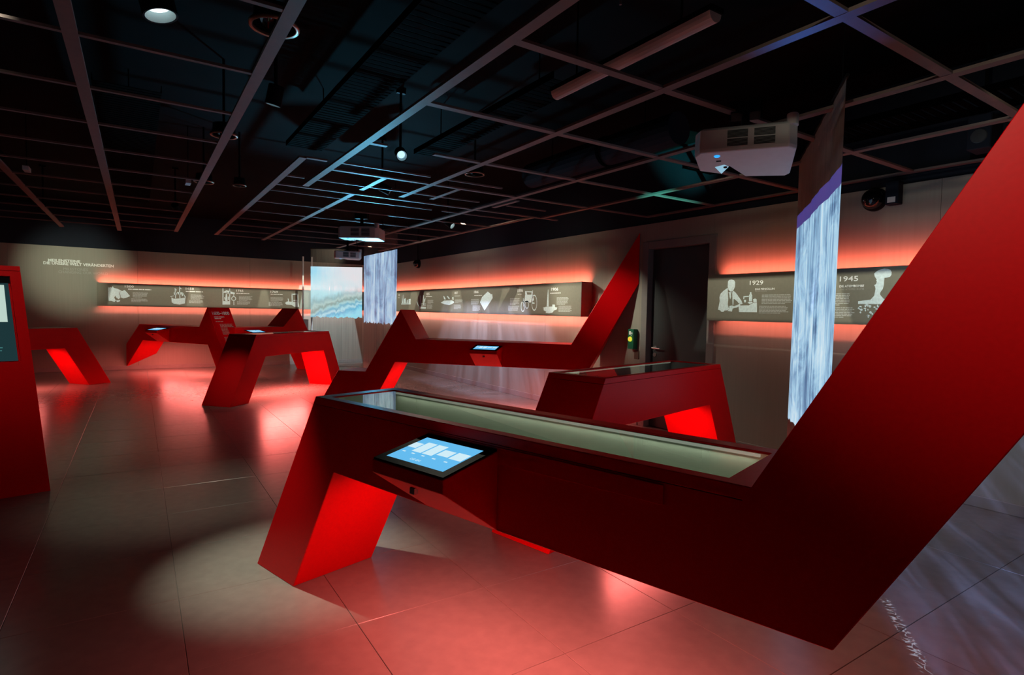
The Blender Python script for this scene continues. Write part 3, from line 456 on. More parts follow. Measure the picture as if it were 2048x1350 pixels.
# printed pictures (along wall, height) and lettering boxes of the timeline boards
PRINTS={"near":{"photo_print":[[[-3.7121,1.7508],[-3.6983,1.7653],[-3.6696,1.7682],[-3.6407,1.7598],[-3.6274,1.7396],[-3.6268,1.7011],[-3.6369,1.6717],[-3.653,1.6472],[-3.6816,1.6452],[-3.7026,1.6631],[-3.714,1.6984]],[[-3.7123,1.6858],[-3.7636,1.6543],[-3.7979,1.6245],[-3.8083,1.5892],[-3.8036,1.5485],[-3.8208,1.4595],[-3.7905,1.4521],[-3.784,1.4395],[-3.7543,1.4373],[-3.7431,1.4501],[-3.7139,1.4529],[-3.6854,1.4656],[-3.7015,1.5031],[-3.7051,1.5181],[-3.7014,1.5681],[-3.7091,1.6382]],[[-3.6571,1.6374],[-3.6418,1.652],[-3.6124,1.6292],[-3.5769,1.5869],[-3.5475,1.5524],[-3.5323,1.5206],[-3.5515,1.5157],[-3.5799,1.5279],[-3.5976,1.5477],[-3.6326,1.5701],[-3.6381,1.5677],[-3.6386,1.5121],[-3.6483,1.5106]],[[-3.7016,1.6406],[-3.6641,1.64],[-3.6718,1.6177],[-3.6678,1.5928],[-3.6782,1.5655],[-3.688,1.593],[-3.692,1.618]],[[-3.6846,1.4991],[-3.6525,1.5032],[-3.6294,1.4958],[-3.5628,1.5206],[-3.5567,1.5083],[-3.5949,1.4836],[-3.6455,1.4734],[-3.6527,1.441],[-3.7079,1.4479],[-3.6842,1.4646]],[[-3.5789,1.5033],[-3.4632,1.506],[-3.4106,1.5316],[-3.3745,1.5325],[-3.3704,1.438],[-3.5704,1.437]],[[-3.4554,1.6364],[-3.4392,1.6361],[-3.4385,1.6192],[-3.4298,1.6047],[-3.4273,1.547],[-3.4623,1.5471],[-3.4648,1.6051],[-3.4546,1.6195]],[[-3.5273,1.5962],[-3.4673,1.5994],[-3.4668,1.5882],[-3.5158,1.5863],[-3.5177,1.5668],[-3.526,1.5669]],[[-3.5202,1.5596],[-3.4955,1.5594],[-3.4972,1.5351],[-3.5147,1.5337]],[[-3.4174,1.5661],[-3.3964,1.5732],[-3.3802,1.5659],[-3.3762,1.5348],[-3.4134,1.5349]],[[-3.478,1.5327],[-3.4594,1.5423],[-3.4297,1.5412],[-3.4186,1.5316],[-3.4529,1.5181]]],"cloud_print":[[[-2.3202,1.7695],[-2.3013,1.7877],[-2.2726,1.8011],[-2.2438,1.8059],[-2.2168,1.8016],[-2.1993,1.7932],[-2.1901,1.7741],[-2.1907,1.7534],[-2.2006,1.7372],[-2.2213,1.7317],[-2.2404,1.7304],[-2.2428,1.699],[-2.2424,1.6738],[-2.2498,1.6404],[-2.2662,1.6154],[-2.2693,1.5986],[-2.2609,1.5858],[-2.2405,1.5624],[-2.2209,1.5539],[-2.1751,1.5515],[-2.1373,1.5431],[-2.136,1.5162],[-2.4344,1.5182],[-2.4355,1.5422],[-2.3865,1.5485],[-2.3384,1.5546],[-2.3271,1.5695],[-2.312,1.5864],[-2.3046,1.6416],[-2.3095,1.6629],[-2.3159,1.6737],[-2.3025,1.6818],[-2.2974,1.7008],[-2.3019,1.7136],[-2.2982,1.7177],[-2.3046,1.7286],[-2.3151,1.7438]],[[-2.3666,1.5025],[-2.361,1.5082],[-2.3526,1.5059],[-2.3498,1.5003],[-2.358,1.4969]],[[-2.4211,1.4715],[-2.4124,1.4828],[-2.399,1.4784],[-2.3945,1.4672],[-2.4074,1.4603]],[[-2.2133,1.4911],[-2.2072,1.4977],[-2.198,1.4951],[-2.195,1.4886],[-2.2039,1.4847]],[[-2.384,1.5022],[-2.3798,1.5145],[-2.3728,1.5096],[-2.3702,1.4973],[-2.3767,1.4899]],[[-2.1948,1.4331],[-2.1872,1.439],[-2.1759,1.4368],[-2.1723,1.4311],[-2.1833,1.4275]],[[-2.3452,1.4491],[-2.3378,1.4608],[-2.3264,1.4563],[-2.3225,1.4447],[-2.3334,1.4376]],[[-2.1821,1.5047],[-2.1758,1.5145],[-2.1661,1.5106],[-2.1628,1.5008],[-2.1721,1.495]],[[-2.2873,1.4952],[-2.2814,1.5002],[-2.2725,1.4983],[-2.2697,1.4933],[-2.2783,1.4903]],[[-2.1629,1.4277],[-2.1568,1.4345],[-2.1477,1.432],[-2.1447,1.4254],[-2.1535,1.4213]],[[-2.1741,1.4566],[-2.1664,1.4679],[-2.1543,1.4635],[-2.1503,1.4524],[-2.1618,1.4456]],[[-2.2866,1.4713],[-2.2801,1.4793],[-2.2701,1.4762],[-2.2668,1.4684],[-2.2764,1.4635]],[[-2.3919,1.4817],[-2.3835,1.4864],[-2.3713,1.4846],[-2.3675,1.4799],[-2.3795,1.477]],[[-2.4205,1.4482],[-2.4156,1.4573],[-2.408,1.4538],[-2.4054,1.4448],[-2.4126,1.4393]],[[-2.3012,1.4784],[-2.2921,1.4844],[-2.2787,1.4821],[-2.2744,1.4763],[-2.2876,1.4726]],[[-2.3158,1.4926],[-2.3089,1.4992],[-2.2986,1.4966],[-2.2952,1.49],[-2.3053,1.486]],[[-2.3274,1.4371],[-2.3225,1.4462],[-2.3147,1.4427],[-2.312,1.4337],[-2.3194,1.4281]],[[-2.1707,1.5033],[-2.1675,1.5094],[-2.1623,1.507],[-2.1606,1.5009],[-2.1654,1.4973]],[[-2.209,1.4519],[-2.2047,1.4589],[-2.198,1.4562],[-2.1957,1.4493],[-2.2021,1.445]],[[-2.3794,1.4659],[-2.3762,1.4763],[-2.3707,1.4722],[-2.3687,1.4619],[-2.3736,1.4556]],[[-2.1748,1.4187],[-2.1679,1.431],[-2.1571,1.4263],[-2.1534,1.4142],[-2.1636,1.4068]],[[-2.4369,1.483],[-2.4277,1.4942],[-2.4138,1.4898],[-2.4092,1.4788],[-2.4226,1.472]],[[-2.313,1.4173],[-2.3064,1.4287],[-2.2961,1.4244],[-2.2925,1.4132],[-2.3023,1.4063]],[[-2.3495,1.4935],[-2.3436,1.499],[-2.3348,1.4969],[-2.332,1.4914],[-2.3405,1.4881]],[[-2.3189,1.4153],[-2.3137,1.4198],[-2.306,1.4182],[-2.3035,1.4139],[-2.311,1.4111]],[[-2.4276,1.4955],[-2.4195,1.503],[-2.4074,1.5],[-2.4034,1.4926],[-2.4152,1.488]],[[-2.3556,1.5032],[-2.3465,1.5111],[-2.3329,1.508],[-2.3286,1.5001],[-2.3418,1.4953]],[[-2.3722,1.507],[-2.3687,1.5128],[-2.3633,1.5105],[-2.3614,1.5047],[-2.3666,1.5012]],[[-2.2345,1.4983],[-2.2314,1.5066],[-2.2263,1.5033],[-2.2244,1.495],[-2.2292,1.4899]],[[-2.3562,1.411],[-2.3524,1.4199],[-2.3463,1.4165],[-2.3442,1.4077],[-2.3498,1.4022]],[[-2.2138,1.4724],[-2.2051,1.4807],[-2.1921,1.4775],[-2.1879,1.4694],[-2.2005,1.4644]],[[-2.3603,1.4711],[-2.357,1.479],[-2.3517,1.4759],[-2.3498,1.468],[-2.3547,1.4632]],[[-2.3631,1.422],[-2.3549,1.4307],[-2.3426,1.4275],[-2.3386,1.419],[-2.3505,1.4136]],[[-2.4263,1.4867],[-2.4216,1.4929],[-2.4144,1.4904],[-2.4119,1.4843],[-2.4189,1.4806]],[[-2.3622,1.424],[-2.3581,1.4288],[-2.3519,1.427],[-2.3499,1.4223],[-2.3559,1.4193]],[[-2.1697,1.4574],[-2.1612,1.465],[-2.1483,1.4621],[-2.1442,1.4547],[-2.1567,1.45]],[[-2.1752,1.4485],[-2.1679,1.459],[-2.1567,1.4549],[-2.1529,1.4447],[-2.1637,1.4383]],[[-2.2888,1.5038],[-2.2848,1.5154],[-2.278,1.5108],[-2.2756,1.4992],[-2.2818,1.4921]],[[-2.1706,1.4218],[-2.1659,1.4315],[-2.1584,1.4277],[-2.1558,1.4182],[-2.1628,1.4123]],[[-2.204,1.4493],[-2.1964,1.458],[-2.1849,1.4547],[-2.1811,1.4461],[-2.1922,1.4408]],[[-2.2403,1.4445],[-2.236,1.4565],[-2.2289,1.4518],[-2.2263,1.4399],[-2.2329,1.4326]],[[-2.1639,1.506],[-2.1557,1.5181],[-2.143,1.5133],[-2.1387,1.5012],[-2.1508,1.4939]],[[-2.2447,1.5088],[-2.2363,1.514],[-2.224,1.512],[-2.2201,1.5067],[-2.2322,1.5035]],[[-2.1503,1.4475],[-2.1471,1.4531],[-2.142,1.4509],[-2.1402,1.4454],[-2.1451,1.4421]],[[-2.2505,1.4561],[-2.2434,1.4682],[-2.2322,1.4635],[-2.2283,1.4515],[-2.239,1.4442]],[[-2.377,1.5127],[-2.3681,1.5172],[-2.3549,1.5154],[-2.3508,1.511],[-2.3637,1.5083]],[[-2.1847,1.5018],[-2.1773,1.5125],[-2.1658,1.5082],[-2.162,1.4976],[-2.1729,1.4912]]]},"left":{"castle_print":[[[-0.5098,1.742],[-0.4952,1.7186],[-0.4753,1.7374],[-0.4458,1.7265],[-0.4306,1.7572],[-0.4161,1.7216],[-0.3515,1.706],[-0.3017,1.6776],[-0.3225,1.6101],[-0.3032,1.5258],[-0.3337,1.4885],[-0.3733,1.5237],[-0.3929,1.5594],[-0.4081,1.5227],[-0.3839,1.4629],[-0.4041,1.4321],[-0.4634,1.4547],[-0.5029,1.4537],[-0.5122,1.5076]],[[-0.3017,1.6776],[-0.2718,1.6604],[-0.2312,1.6862],[-0.2012,1.6508],[-0.136,1.5613],[-0.1922,1.5291],[-0.2531,1.509],[-0.2932,1.5261],[-0.3124,1.6105]],[[-0.3839,1.4605],[-0.3087,1.4771],[-0.314,1.4466],[-0.3543,1.4273]]],"ship_print":[[[0.6071,1.5591],[0.6506,1.5287],[0.7606,1.5382],[0.8606,1.5603],[0.8775,1.5992],[0.8598,1.4323],[0.7598,1.4043],[0.6499,1.4209],[0.6118,1.4516]],[[0.6684,1.757],[0.6758,1.5417],[0.6912,1.543],[0.6838,1.7585]],[[0.6761,1.7577],[0.712,1.7147],[0.6791,1.7072]],[[0.75,1.8047],[0.7573,1.5377],[0.7749,1.539],[0.7677,1.8062]],[[0.7589,1.8055],[0.8005,1.7434],[0.7618,1.742]],[[0.7118,1.6766],[0.8112,1.6737],[0.7943,1.6221],[0.728,1.6263]],[[0.6514,1.6682],[0.7062,1.6574],[0.7004,1.6064],[0.6566,1.6113]],[[0.5922,1.5652],[0.6524,1.586],[0.6496,1.5982],[0.5894,1.5773]],[[0.8109,1.67],[0.8658,1.5567],[0.8776,1.5645],[0.8226,1.6778]],[[0.8056,1.6735],[0.8223,1.6805],[0.8274,1.5976],[0.7996,1.584]]],"engine_print":[[[1.5986,1.795],[1.5974,1.423],[1.618,1.4235],[1.6192,1.7958]],[[1.7382,1.7932],[1.7372,1.4262],[1.7555,1.4267],[1.7565,1.7939]],[[1.6163,1.7099],[1.681,1.7509],[1.857,1.6966],[1.8438,1.6673],[1.7653,1.6719],[1.6809,1.7164],[1.6188,1.6814]],[[1.6182,1.5023],[1.7388,1.5055],[1.7385,1.4263],[1.618,1.4235]],[[1.6175,1.6914],[1.7379,1.6726],[1.7406,1.6897],[1.6202,1.7085]],[[1.6639,1.6614],[1.6898,1.6694],[1.7023,1.5074],[1.6557,1.5062]],[[1.633,1.5861],[1.647,1.5291],[1.6645,1.5349],[1.6505,1.5919]],[[1.7091,1.605],[1.7115,1.5303],[1.7297,1.5316],[1.7273,1.6063]],[[1.8241,1.6671],[1.8214,1.6208],[1.8345,1.6203],[1.8372,1.6666]],[[1.8224,1.5074],[1.8248,1.4178],[1.8406,1.4188],[1.8381,1.5084]],[[1.8777,1.5671],[1.8753,1.5509],[1.861,1.5553],[1.8627,1.5667]],[[1.8753,1.5509],[1.8681,1.5362],[1.856,1.545],[1.861,1.5553]],[[1.8681,1.5362],[1.857,1.5243],[1.8482,1.5367],[1.856,1.545]],[[1.857,1.5243],[1.8431,1.5166],[1.8385,1.5313],[1.8482,1.5367]],[[1.8431,1.5166],[1.8277,1.5136],[1.8277,1.5292],[1.8385,1.5313]],[[1.8277,1.5136],[1.8123,1.5158],[1.8169,1.5307],[1.8277,1.5292]],[[1.8123,1.5158],[1.7984,1.5228],[1.8072,1.5356],[1.8169,1.5307]],[[1.7984,1.5228],[1.7874,1.534],[1.7995,1.5435],[1.8072,1.5356]],[[1.7874,1.534],[1.7804,1.5482],[1.7946,1.5535],[1.7995,1.5435]],[[1.7804,1.5482],[1.778,1.5642],[1.7929,1.5647],[1.7946,1.5535]],[[1.778,1.5642],[1.7805,1.5803],[1.7947,1.5759],[1.7929,1.5647]],[[1.7805,1.5803],[1.7876,1.595],[1.7996,1.5862],[1.7947,1.5759]],[[1.7876,1.595],[1.7986,1.6068],[1.8074,1.5945],[1.7996,1.5862]],[[1.7986,1.6068],[1.8125,1.6146],[1.8171,1.6],[1.8074,1.5945]],[[1.8125,1.6146],[1.8279,1.6177],[1.8279,1.6021],[1.8171,1.6]],[[1.8279,1.6177],[1.8433,1.6156],[1.8387,1.6006],[1.8279,1.6021]],[[1.8433,1.6156],[1.8572,1.6086],[1.8484,1.5957],[1.8387,1.6006]],[[1.8572,1.6086],[1.8682,1.5974],[1.8561,1.5879],[1.8484,1.5957]],[[1.8682,1.5974],[1.8753,1.5831],[1.861,1.5779],[1.8561,1.5879]],[[1.8753,1.5831],[1.8777,1.5671],[1.8627,1.5667],[1.861,1.5779]]],"wagon_print":[[[2.9358,1.4915],[2.9861,1.5307],[3.0876,1.5257],[3.1459,1.5272],[3.2412,1.5449],[3.2666,1.4076],[3.1461,1.4081],[3.0877,1.4496],[2.9718,1.4545]],[[3.0843,1.7153],[3.0905,1.5254],[3.1138,1.5267],[3.1076,1.7169]],[[3.2143,1.7272],[3.2206,1.5363],[3.2471,1.5379],[3.2407,1.729]],[[3.0879,1.6885],[3.2415,1.7011],[3.24,1.7316],[3.0865,1.7188]],[[2.9991,1.5979],[3.0094,1.5254],[3.0265,1.5285],[3.0163,1.601]],[[3.1316,1.5466],[3.2194,1.552],[3.2187,1.5734],[3.1308,1.5679]]]},"far":{"city_print":[[[-12.413,1.5083],[-12.4135,1.529],[-11.8655,1.5375],[-11.873,1.5087]],[[-12.3749,1.5347],[-12.3664,1.655],[-12.357,1.7408],[-12.3397,1.6548],[-12.3039,1.5381]],[[-12.2862,1.5358],[-12.283,1.734],[-12.2623,1.7281],[-12.2508,1.6313],[-12.1526,1.6554],[-12.1348,1.5379]],[[-12.106,1.5378],[-12.0795,1.6132],[-12.034,1.6185],[-12.0146,1.5377]],[[-11.9976,1.5377],[-11.9889,1.6294],[-11.8683,1.6341],[-11.8739,1.5375]]],"frigate_print":[[[-11.4306,1.4691],[-11.4029,1.4185],[-11.0625,1.4177],[-11.0537,1.4567]],[[-11.5582,1.5698],[-11.5209,1.5718],[-11.4229,1.4745],[-11.4569,1.469]],[[-11.3773,1.7],[-11.3631,1.4853],[-11.3267,1.4856],[-11.3409,1.6998]],[[-11.2101,1.7086],[-11.1983,1.4857],[-11.1627,1.4859],[-11.1745,1.7083]],[[-11.1513,1.6128],[-11.0897,1.6545],[-11.1075,1.5809],[-11.1614,1.5282]],[[-11.368,1.5219],[-11.0616,1.5113],[-11.0595,1.5239],[-11.3658,1.5348]],[[-11.3664,1.4908],[-11.0601,1.4861],[-11.0594,1.4966],[-11.3656,1.5015]]],"island_print":[[[-10.3604,1.5427],[-10.2165,1.587],[-9.8927,1.5902],[-9.8085,1.5753],[-9.7805,1.5465],[-9.8693,1.5178],[-9.996,1.4983],[-10.192,1.5128]],[[-10.2527,1.6813],[-10.2081,1.6709],[-10.1473,1.626],[-10.1552,1.5985],[-10.2174,1.6166]],[[-10.0988,1.6765],[-10.0445,1.672],[-9.9681,1.6294],[-9.9887,1.6053],[-10.0652,1.6449]],[[-9.8629,1.643],[-9.8153,1.6569],[-9.8092,1.5993],[-9.8404,1.5947]]],"book_print":[[[-8.5283,1.7342],[-8.4176,1.6851],[-8.3796,1.6888],[-8.3574,1.6203],[-8.628,1.4043],[-8.7902,1.5489],[-8.723,1.6411]]],"carriage_print":[[[-7.3884,1.4793],[-7.39,1.4533],[-7.3994,1.4579],[-7.398,1.4793]],[[-7.39,1.4533],[-7.3968,1.4298],[-7.4049,1.4387],[-7.3994,1.4579]],[[-7.3968,1.4298],[-7.408,1.4111],[-7.4141,1.4233],[-7.4049,1.4387]],[[-7.408,1.4111],[-7.4225,1.399],[-7.4261,1.4134],[-7.4141,1.4233]],[[-7.4225,1.399],[-7.4391,1.3946],[-7.4396,1.4098],[-7.4261,1.4134]],[[-7.4391,1.3946],[-7.4559,1.3986],[-7.4534,1.4131],[-7.4396,1.4098]],[[-7.4559,1.3986],[-7.4715,1.4104],[-7.4662,1.4228],[-7.4534,1.4131]],[[-7.4715,1.4104],[-7.4842,1.4291],[-7.4766,1.4381],[-7.4662,1.4228]],[[-7.4842,1.4291],[-7.4928,1.4527],[-7.4837,1.4575],[-7.4766,1.4381]],[[-7.4928,1.4527],[-7.4965,1.4789],[-7.4866,1.4789],[-7.4837,1.4575]],[[-7.4965,1.4789],[-7.4947,1.5051],[-7.4852,1.5004],[-7.4866,1.4789]],[[-7.4947,1.5051],[-7.4879,1.5288],[-7.4796,1.5198],[-7.4852,1.5004]],[[-7.4879,1.5288],[-7.4765,1.5475],[-7.4703,1.5351],[-7.4796,1.5198]],[[-7.4765,1.5475],[-7.4618,1.5594],[-7.4583,1.545],[-7.4703,1.5351]],[[-7.4618,1.5594],[-7.4452,1.5635],[-7.4447,1.5483],[-7.4583,1.545]],[[-7.4452,1.5635],[-7.4284,1.5593],[-7.4309,1.5449],[-7.4447,1.5483]],[[-7.4284,1.5593],[-7.4129,1.5473],[-7.4182,1.5351],[-7.4309,1.5449]],[[-7.4129,1.5473],[-7.4004,1.5287],[-7.4079,1.5198],[-7.4182,1.5351]],[[-7.4004,1.5287],[-7.3919,1.5052],[-7.4009,1.5006],[-7.4079,1.5198]],[[-7.3919,1.5052],[-7.3884,1.4793],[-7.398,1.4793],[-7.4009,1.5006]],[[-7.0606,1.5375],[-7.0628,1.4998],[-7.0726,1.505],[-7.0708,1.5375]],[[-7.0628,1.4998],[-7.0718,1.4657],[-7.0804,1.4757],[-7.0726,1.505]],[[-7.0718,1.4657],[-7.0869,1.4385],[-7.0935,1.4523],[-7.0804,1.4757]],[[-7.0869,1.4385],[-7.1067,1.4209],[-7.1105,1.4372],[-7.0935,1.4523]],[[-7.1067,1.4209],[-7.1292,1.4146],[-7.1298,1.4319],[-7.1105,1.4372]],[[-7.1292,1.4146],[-7.1522,1.4204],[-7.1496,1.4369],[-7.1298,1.4319]],[[-7.1522,1.4204],[-7.1735,1.4378],[-7.1679,1.4518],[-7.1496,1.4369]],[[-7.1735,1.4378],[-7.1909,1.465],[-7.1829,1.4753],[-7.1679,1.4518]],[[-7.1909,1.465],[-7.2028,1.4995],[-7.1931,1.5049],[-7.1829,1.4753]],[[-7.2028,1.4995],[-7.2079,1.5378],[-7.1974,1.5378],[-7.1931,1.5049]],[[-7.2079,1.5378],[-7.2056,1.576],[-7.1955,1.5706],[-7.1974,1.5378]],[[-7.2056,1.576],[-7.1963,1.6104],[-7.1875,1.6002],[-7.1955,1.5706]],[[-7.1963,1.6104],[-7.1809,1.6376],[-7.1742,1.6236],[-7.1875,1.6002]],[[-7.1809,1.6376],[-7.1609,1.6549],[-7.1571,1.6384],[-7.1742,1.6236]],[[-7.1609,1.6549],[-7.1383,1.6606],[-7.1376,1.6434],[-7.1571,1.6384]],[[-7.1383,1.6606],[-7.1153,1.6543],[-7.1179,1.638],[-7.1376,1.6434]],[[-7.1153,1.6543],[-7.0943,1.6366],[-7.0998,1.6228],[-7.1179,1.638]],[[-7.0943,1.6366],[-7.0772,1.6094],[-7.085,1.5994],[-7.0998,1.6228]],[[-7.0772,1.6094],[-7.0656,1.5753],[-7.0751,1.57],[-7.085,1.5994]],[[-7.0656,1.5753],[-7.0606,1.5375],[-7.0708,1.5375],[-7.0751,1.57]],[[-7.2747,1.5088],[-7.2767,1.4895],[-7.2874,1.4934],[-7.2858,1.5088]],[[-7.2767,1.4895],[-7.284,1.4721],[-7.2932,1.4794],[-7.2874,1.4934]],[[-7.284,1.4721],[-7.2957,1.4582],[-7.3026,1.4683],[-7.2932,1.4794]],[[-7.2957,1.4582],[-7.3109,1.4493],[-7.3148,1.4612],[-7.3026,1.4683]],[[-7.3109,1.4493],[-7.328,1.4461],[-7.3285,1.4586],[-7.3148,1.4612]],[[-7.328,1.4461],[-7.3454,1.449],[-7.3424,1.461],[-7.3285,1.4586]],[[-7.3454,1.449],[-7.3614,1.4579],[-7.3552,1.4681],[-7.3424,1.461]],[[-7.3614,1.4579],[-7.3743,1.4717],[-7.3655,1.4792],[-7.3552,1.4681]],[[-7.3743,1.4717],[-7.383,1.4892],[-7.3724,1.4932],[-7.3655,1.4792]],[[-7.383,1.4892],[-7.3865,1.5087],[-7.3752,1.5087],[-7.3724,1.4932]],[[-7.3865,1.5087],[-7.3844,1.5282],[-7.3735,1.5243],[-7.3752,1.5087]],[[-7.3844,1.5282],[-7.377,1.5457],[-7.3677,1.5383],[-7.3735,1.5243]],[[-7.377,1.5457],[-7.3651,1.5596],[-7.3581,1.5494],[-7.3677,1.5383]],[[-7.3651,1.5596],[-7.3498,1.5684],[-7.3459,1.5565],[-7.3581,1.5494]],[[-7.3498,1.5684],[-7.3326,1.5714],[-7.3321,1.5589],[-7.3459,1.5565]],[[-7.3326,1.5714],[-7.3153,1.5683],[-7.3183,1.5564],[-7.3321,1.5589]],[[-7.3153,1.5683],[-7.2994,1.5593],[-7.3056,1.5492],[-7.3183,1.5564]],[[-7.2994,1.5593],[-7.2867,1.5455],[-7.2954,1.5382],[-7.3056,1.5492]],[[-7.2867,1.5455],[-7.2782,1.5281],[-7.2885,1.5242],[-7.2954,1.5382]],[[-7.2782,1.5281],[-7.2747,1.5088],[-7.2858,1.5088],[-7.2885,1.5242]],[[-7.3868,1.705],[-7.1828,1.6966],[-7.1822,1.7113],[-7.3862,1.7201]],[[-7.3865,1.7126],[-7.3497,1.7153],[-7.3257,1.6631],[-7.3846,1.6597]],[[-7.2109,1.6987],[-7.1796,1.7023],[-7.1809,1.6612],[-7.2166,1.6575]],[[-7.3847,1.6623],[-7.1739,1.6627],[-7.1423,1.5787],[-7.2122,1.5378],[-7.3284,1.538],[-7.4033,1.5633]],[[-7.4424,1.6097],[-7.4256,1.4789],[-7.4107,1.4794],[-7.4274,1.61]],[[-7.1885,1.7311],[-7.1837,1.6776],[-7.1737,1.6776],[-7.1785,1.7311]],[[-7.2147,1.528],[-7.1288,1.5197],[-7.1239,1.5391],[-7.2097,1.5476]],[[-7.4618,1.5433],[-7.3134,1.5471],[-7.3153,1.5621],[-7.4638,1.5585]]],"tower_print":[[[-6.792,1.7311],[-6.7828,1.7309],[-6.7641,1.4816],[-6.8145,1.4814]],[[-6.9091,1.461],[-6.8357,1.4774],[-6.6779,1.4819],[-6.6725,1.5118],[-6.6146,1.5095],[-6.6107,1.4744],[-6.5557,1.4669],[-6.5735,1.4357],[-6.6243,1.4275],[-6.6745,1.3917],[-6.7524,1.3804],[-6.8456,1.3855],[-6.8168,1.4018],[-6.9012,1.4314],[-6.8719,1.4412]]]}}
TEXTS={"near": [["year", "1929", [-3.4611, 1.7053, 0.1455, 0.0435]], ["bold", "DAS PENICILLIN", [-3.4001, 1.6548, 0.2035, 0.0191]], ["grey", "PENICILLIN", [-3.3993, 1.6376, 0.12, 0.0125]], ["body", 7, [-3.3255, 1.5126, 0.317, 0.0956]], ["body", 6, [-3.3502, 1.4228, 0.3028, 0.0776]], ["year", "1945", [-2.594, 1.7114, 0.151, 0.0447]], ["bold", "DIE ATOMBOMBE", [-2.5939, 1.661, 0.2004, 0.0201]], ["grey", "THE ATOMIC BOMB", [-2.5906, 1.6369, 0.1982, 0.0156]], ["body", 8, [-2.7022, 1.5003, 0.2164, 0.1094]], ["body", 7, [-2.7065, 1.3952, 0.2484, 0.0945]]], "left": [["year", "1500", [-0.2257, 1.7382, 0.1557, 0.0463]], ["line", 1, [-0.1706, 1.6812, 0.4088, 0.033]], ["body", 6, [-0.0903, 1.5301, 0.28, 0.1103]], ["body", 4, [-0.1168, 1.4308, 0.2952, 0.0796]], ["year", "1650", [0.8782, 1.7326, 0.1573, 0.0486]], ["line", 1, [0.8779, 1.6689, 0.334, 0.0358]], ["body", 6, [0.9702, 1.517, 0.2714, 0.1114]], ["body", 4, [0.9393, 1.435, 0.2832, 0.0696]], ["year", "1765", [1.8834, 1.7262, 0.1457, 0.0463]], ["line", 1, [1.8806, 1.6701, 0.2758, 0.0246]], ["body", 6, [1.9357, 1.5144, 0.2881, 0.1088]], ["body", 4, [1.8959, 1.4261, 0.3075, 0.0798]], ["year", "1769", [2.6165, 1.7224, 0.162, 0.0507]], ["line", 1, [2.6165, 1.6702, 0.2689, 0.0268]], ["body", 6, [2.6138, 1.5175, 0.3076, 0.1045]], ["body", 4, [2.5746, 1.404, 0.3183, 0.0999]]], "far": [["year", "1825", [-12.5845, 1.7028, 0.091, 0.0464]], ["line", 1, [-12.6137, 1.6508, 0.1217, 0.0175]], ["year", "1835", [-11.0536, 1.7004, 0.1603, 0.0525]], ["line", 1, [-11.0647, 1.655, 0.2936, 0.021]], ["body", 6, [-10.986, 1.5177, 0.2906, 0.0837]], ["body", 5, [-11.0075, 1.4139, 0.2796, 0.089]], ["year", "1837", [-9.7713, 1.708, 0.133, 0.043]], ["line", 1, [-9.7698, 1.66, 0.2236, 0.0144]], ["body", 6, [-9.7554, 1.5367, 0.3222, 0.0669]], ["body", 6, [-9.7929, 1.4183, 0.3044, 0.0863]], ["year", "1866", [-9.012, 1.7102, 0.1629, 0.0477]], ["line", 1, [-9.0011, 1.6585, 0.2776, 0.018]], ["body", 6, [-9.1161, 1.5044, 0.3096, 0.1045]], ["body", 6, [-9.0565, 1.3926, 0.2892, 0.0996]], ["year", "1886", [-7.5981, 1.7082, 0.1522, 0.0513]], ["line", 1, [-7.5964, 1.6617, 0.1221, 0.0146]], ["body", 6, [-7.8189, 1.4998, 0.2897, 0.1092]], ["body", 5, [-7.864, 1.4072, 0.3305, 0.0808]], ["year", "1906", [-6.7125, 1.7098, 0.1665, 0.0456]], ["line", 1, [-6.737, 1.6651, 0.2553, 0.0157]], ["body", 6, [-6.576, 1.5019, 0.2775, 0.1126]], ["body", 6, [-6.5279, 1.3994, 0.3047, 0.0927]]]}

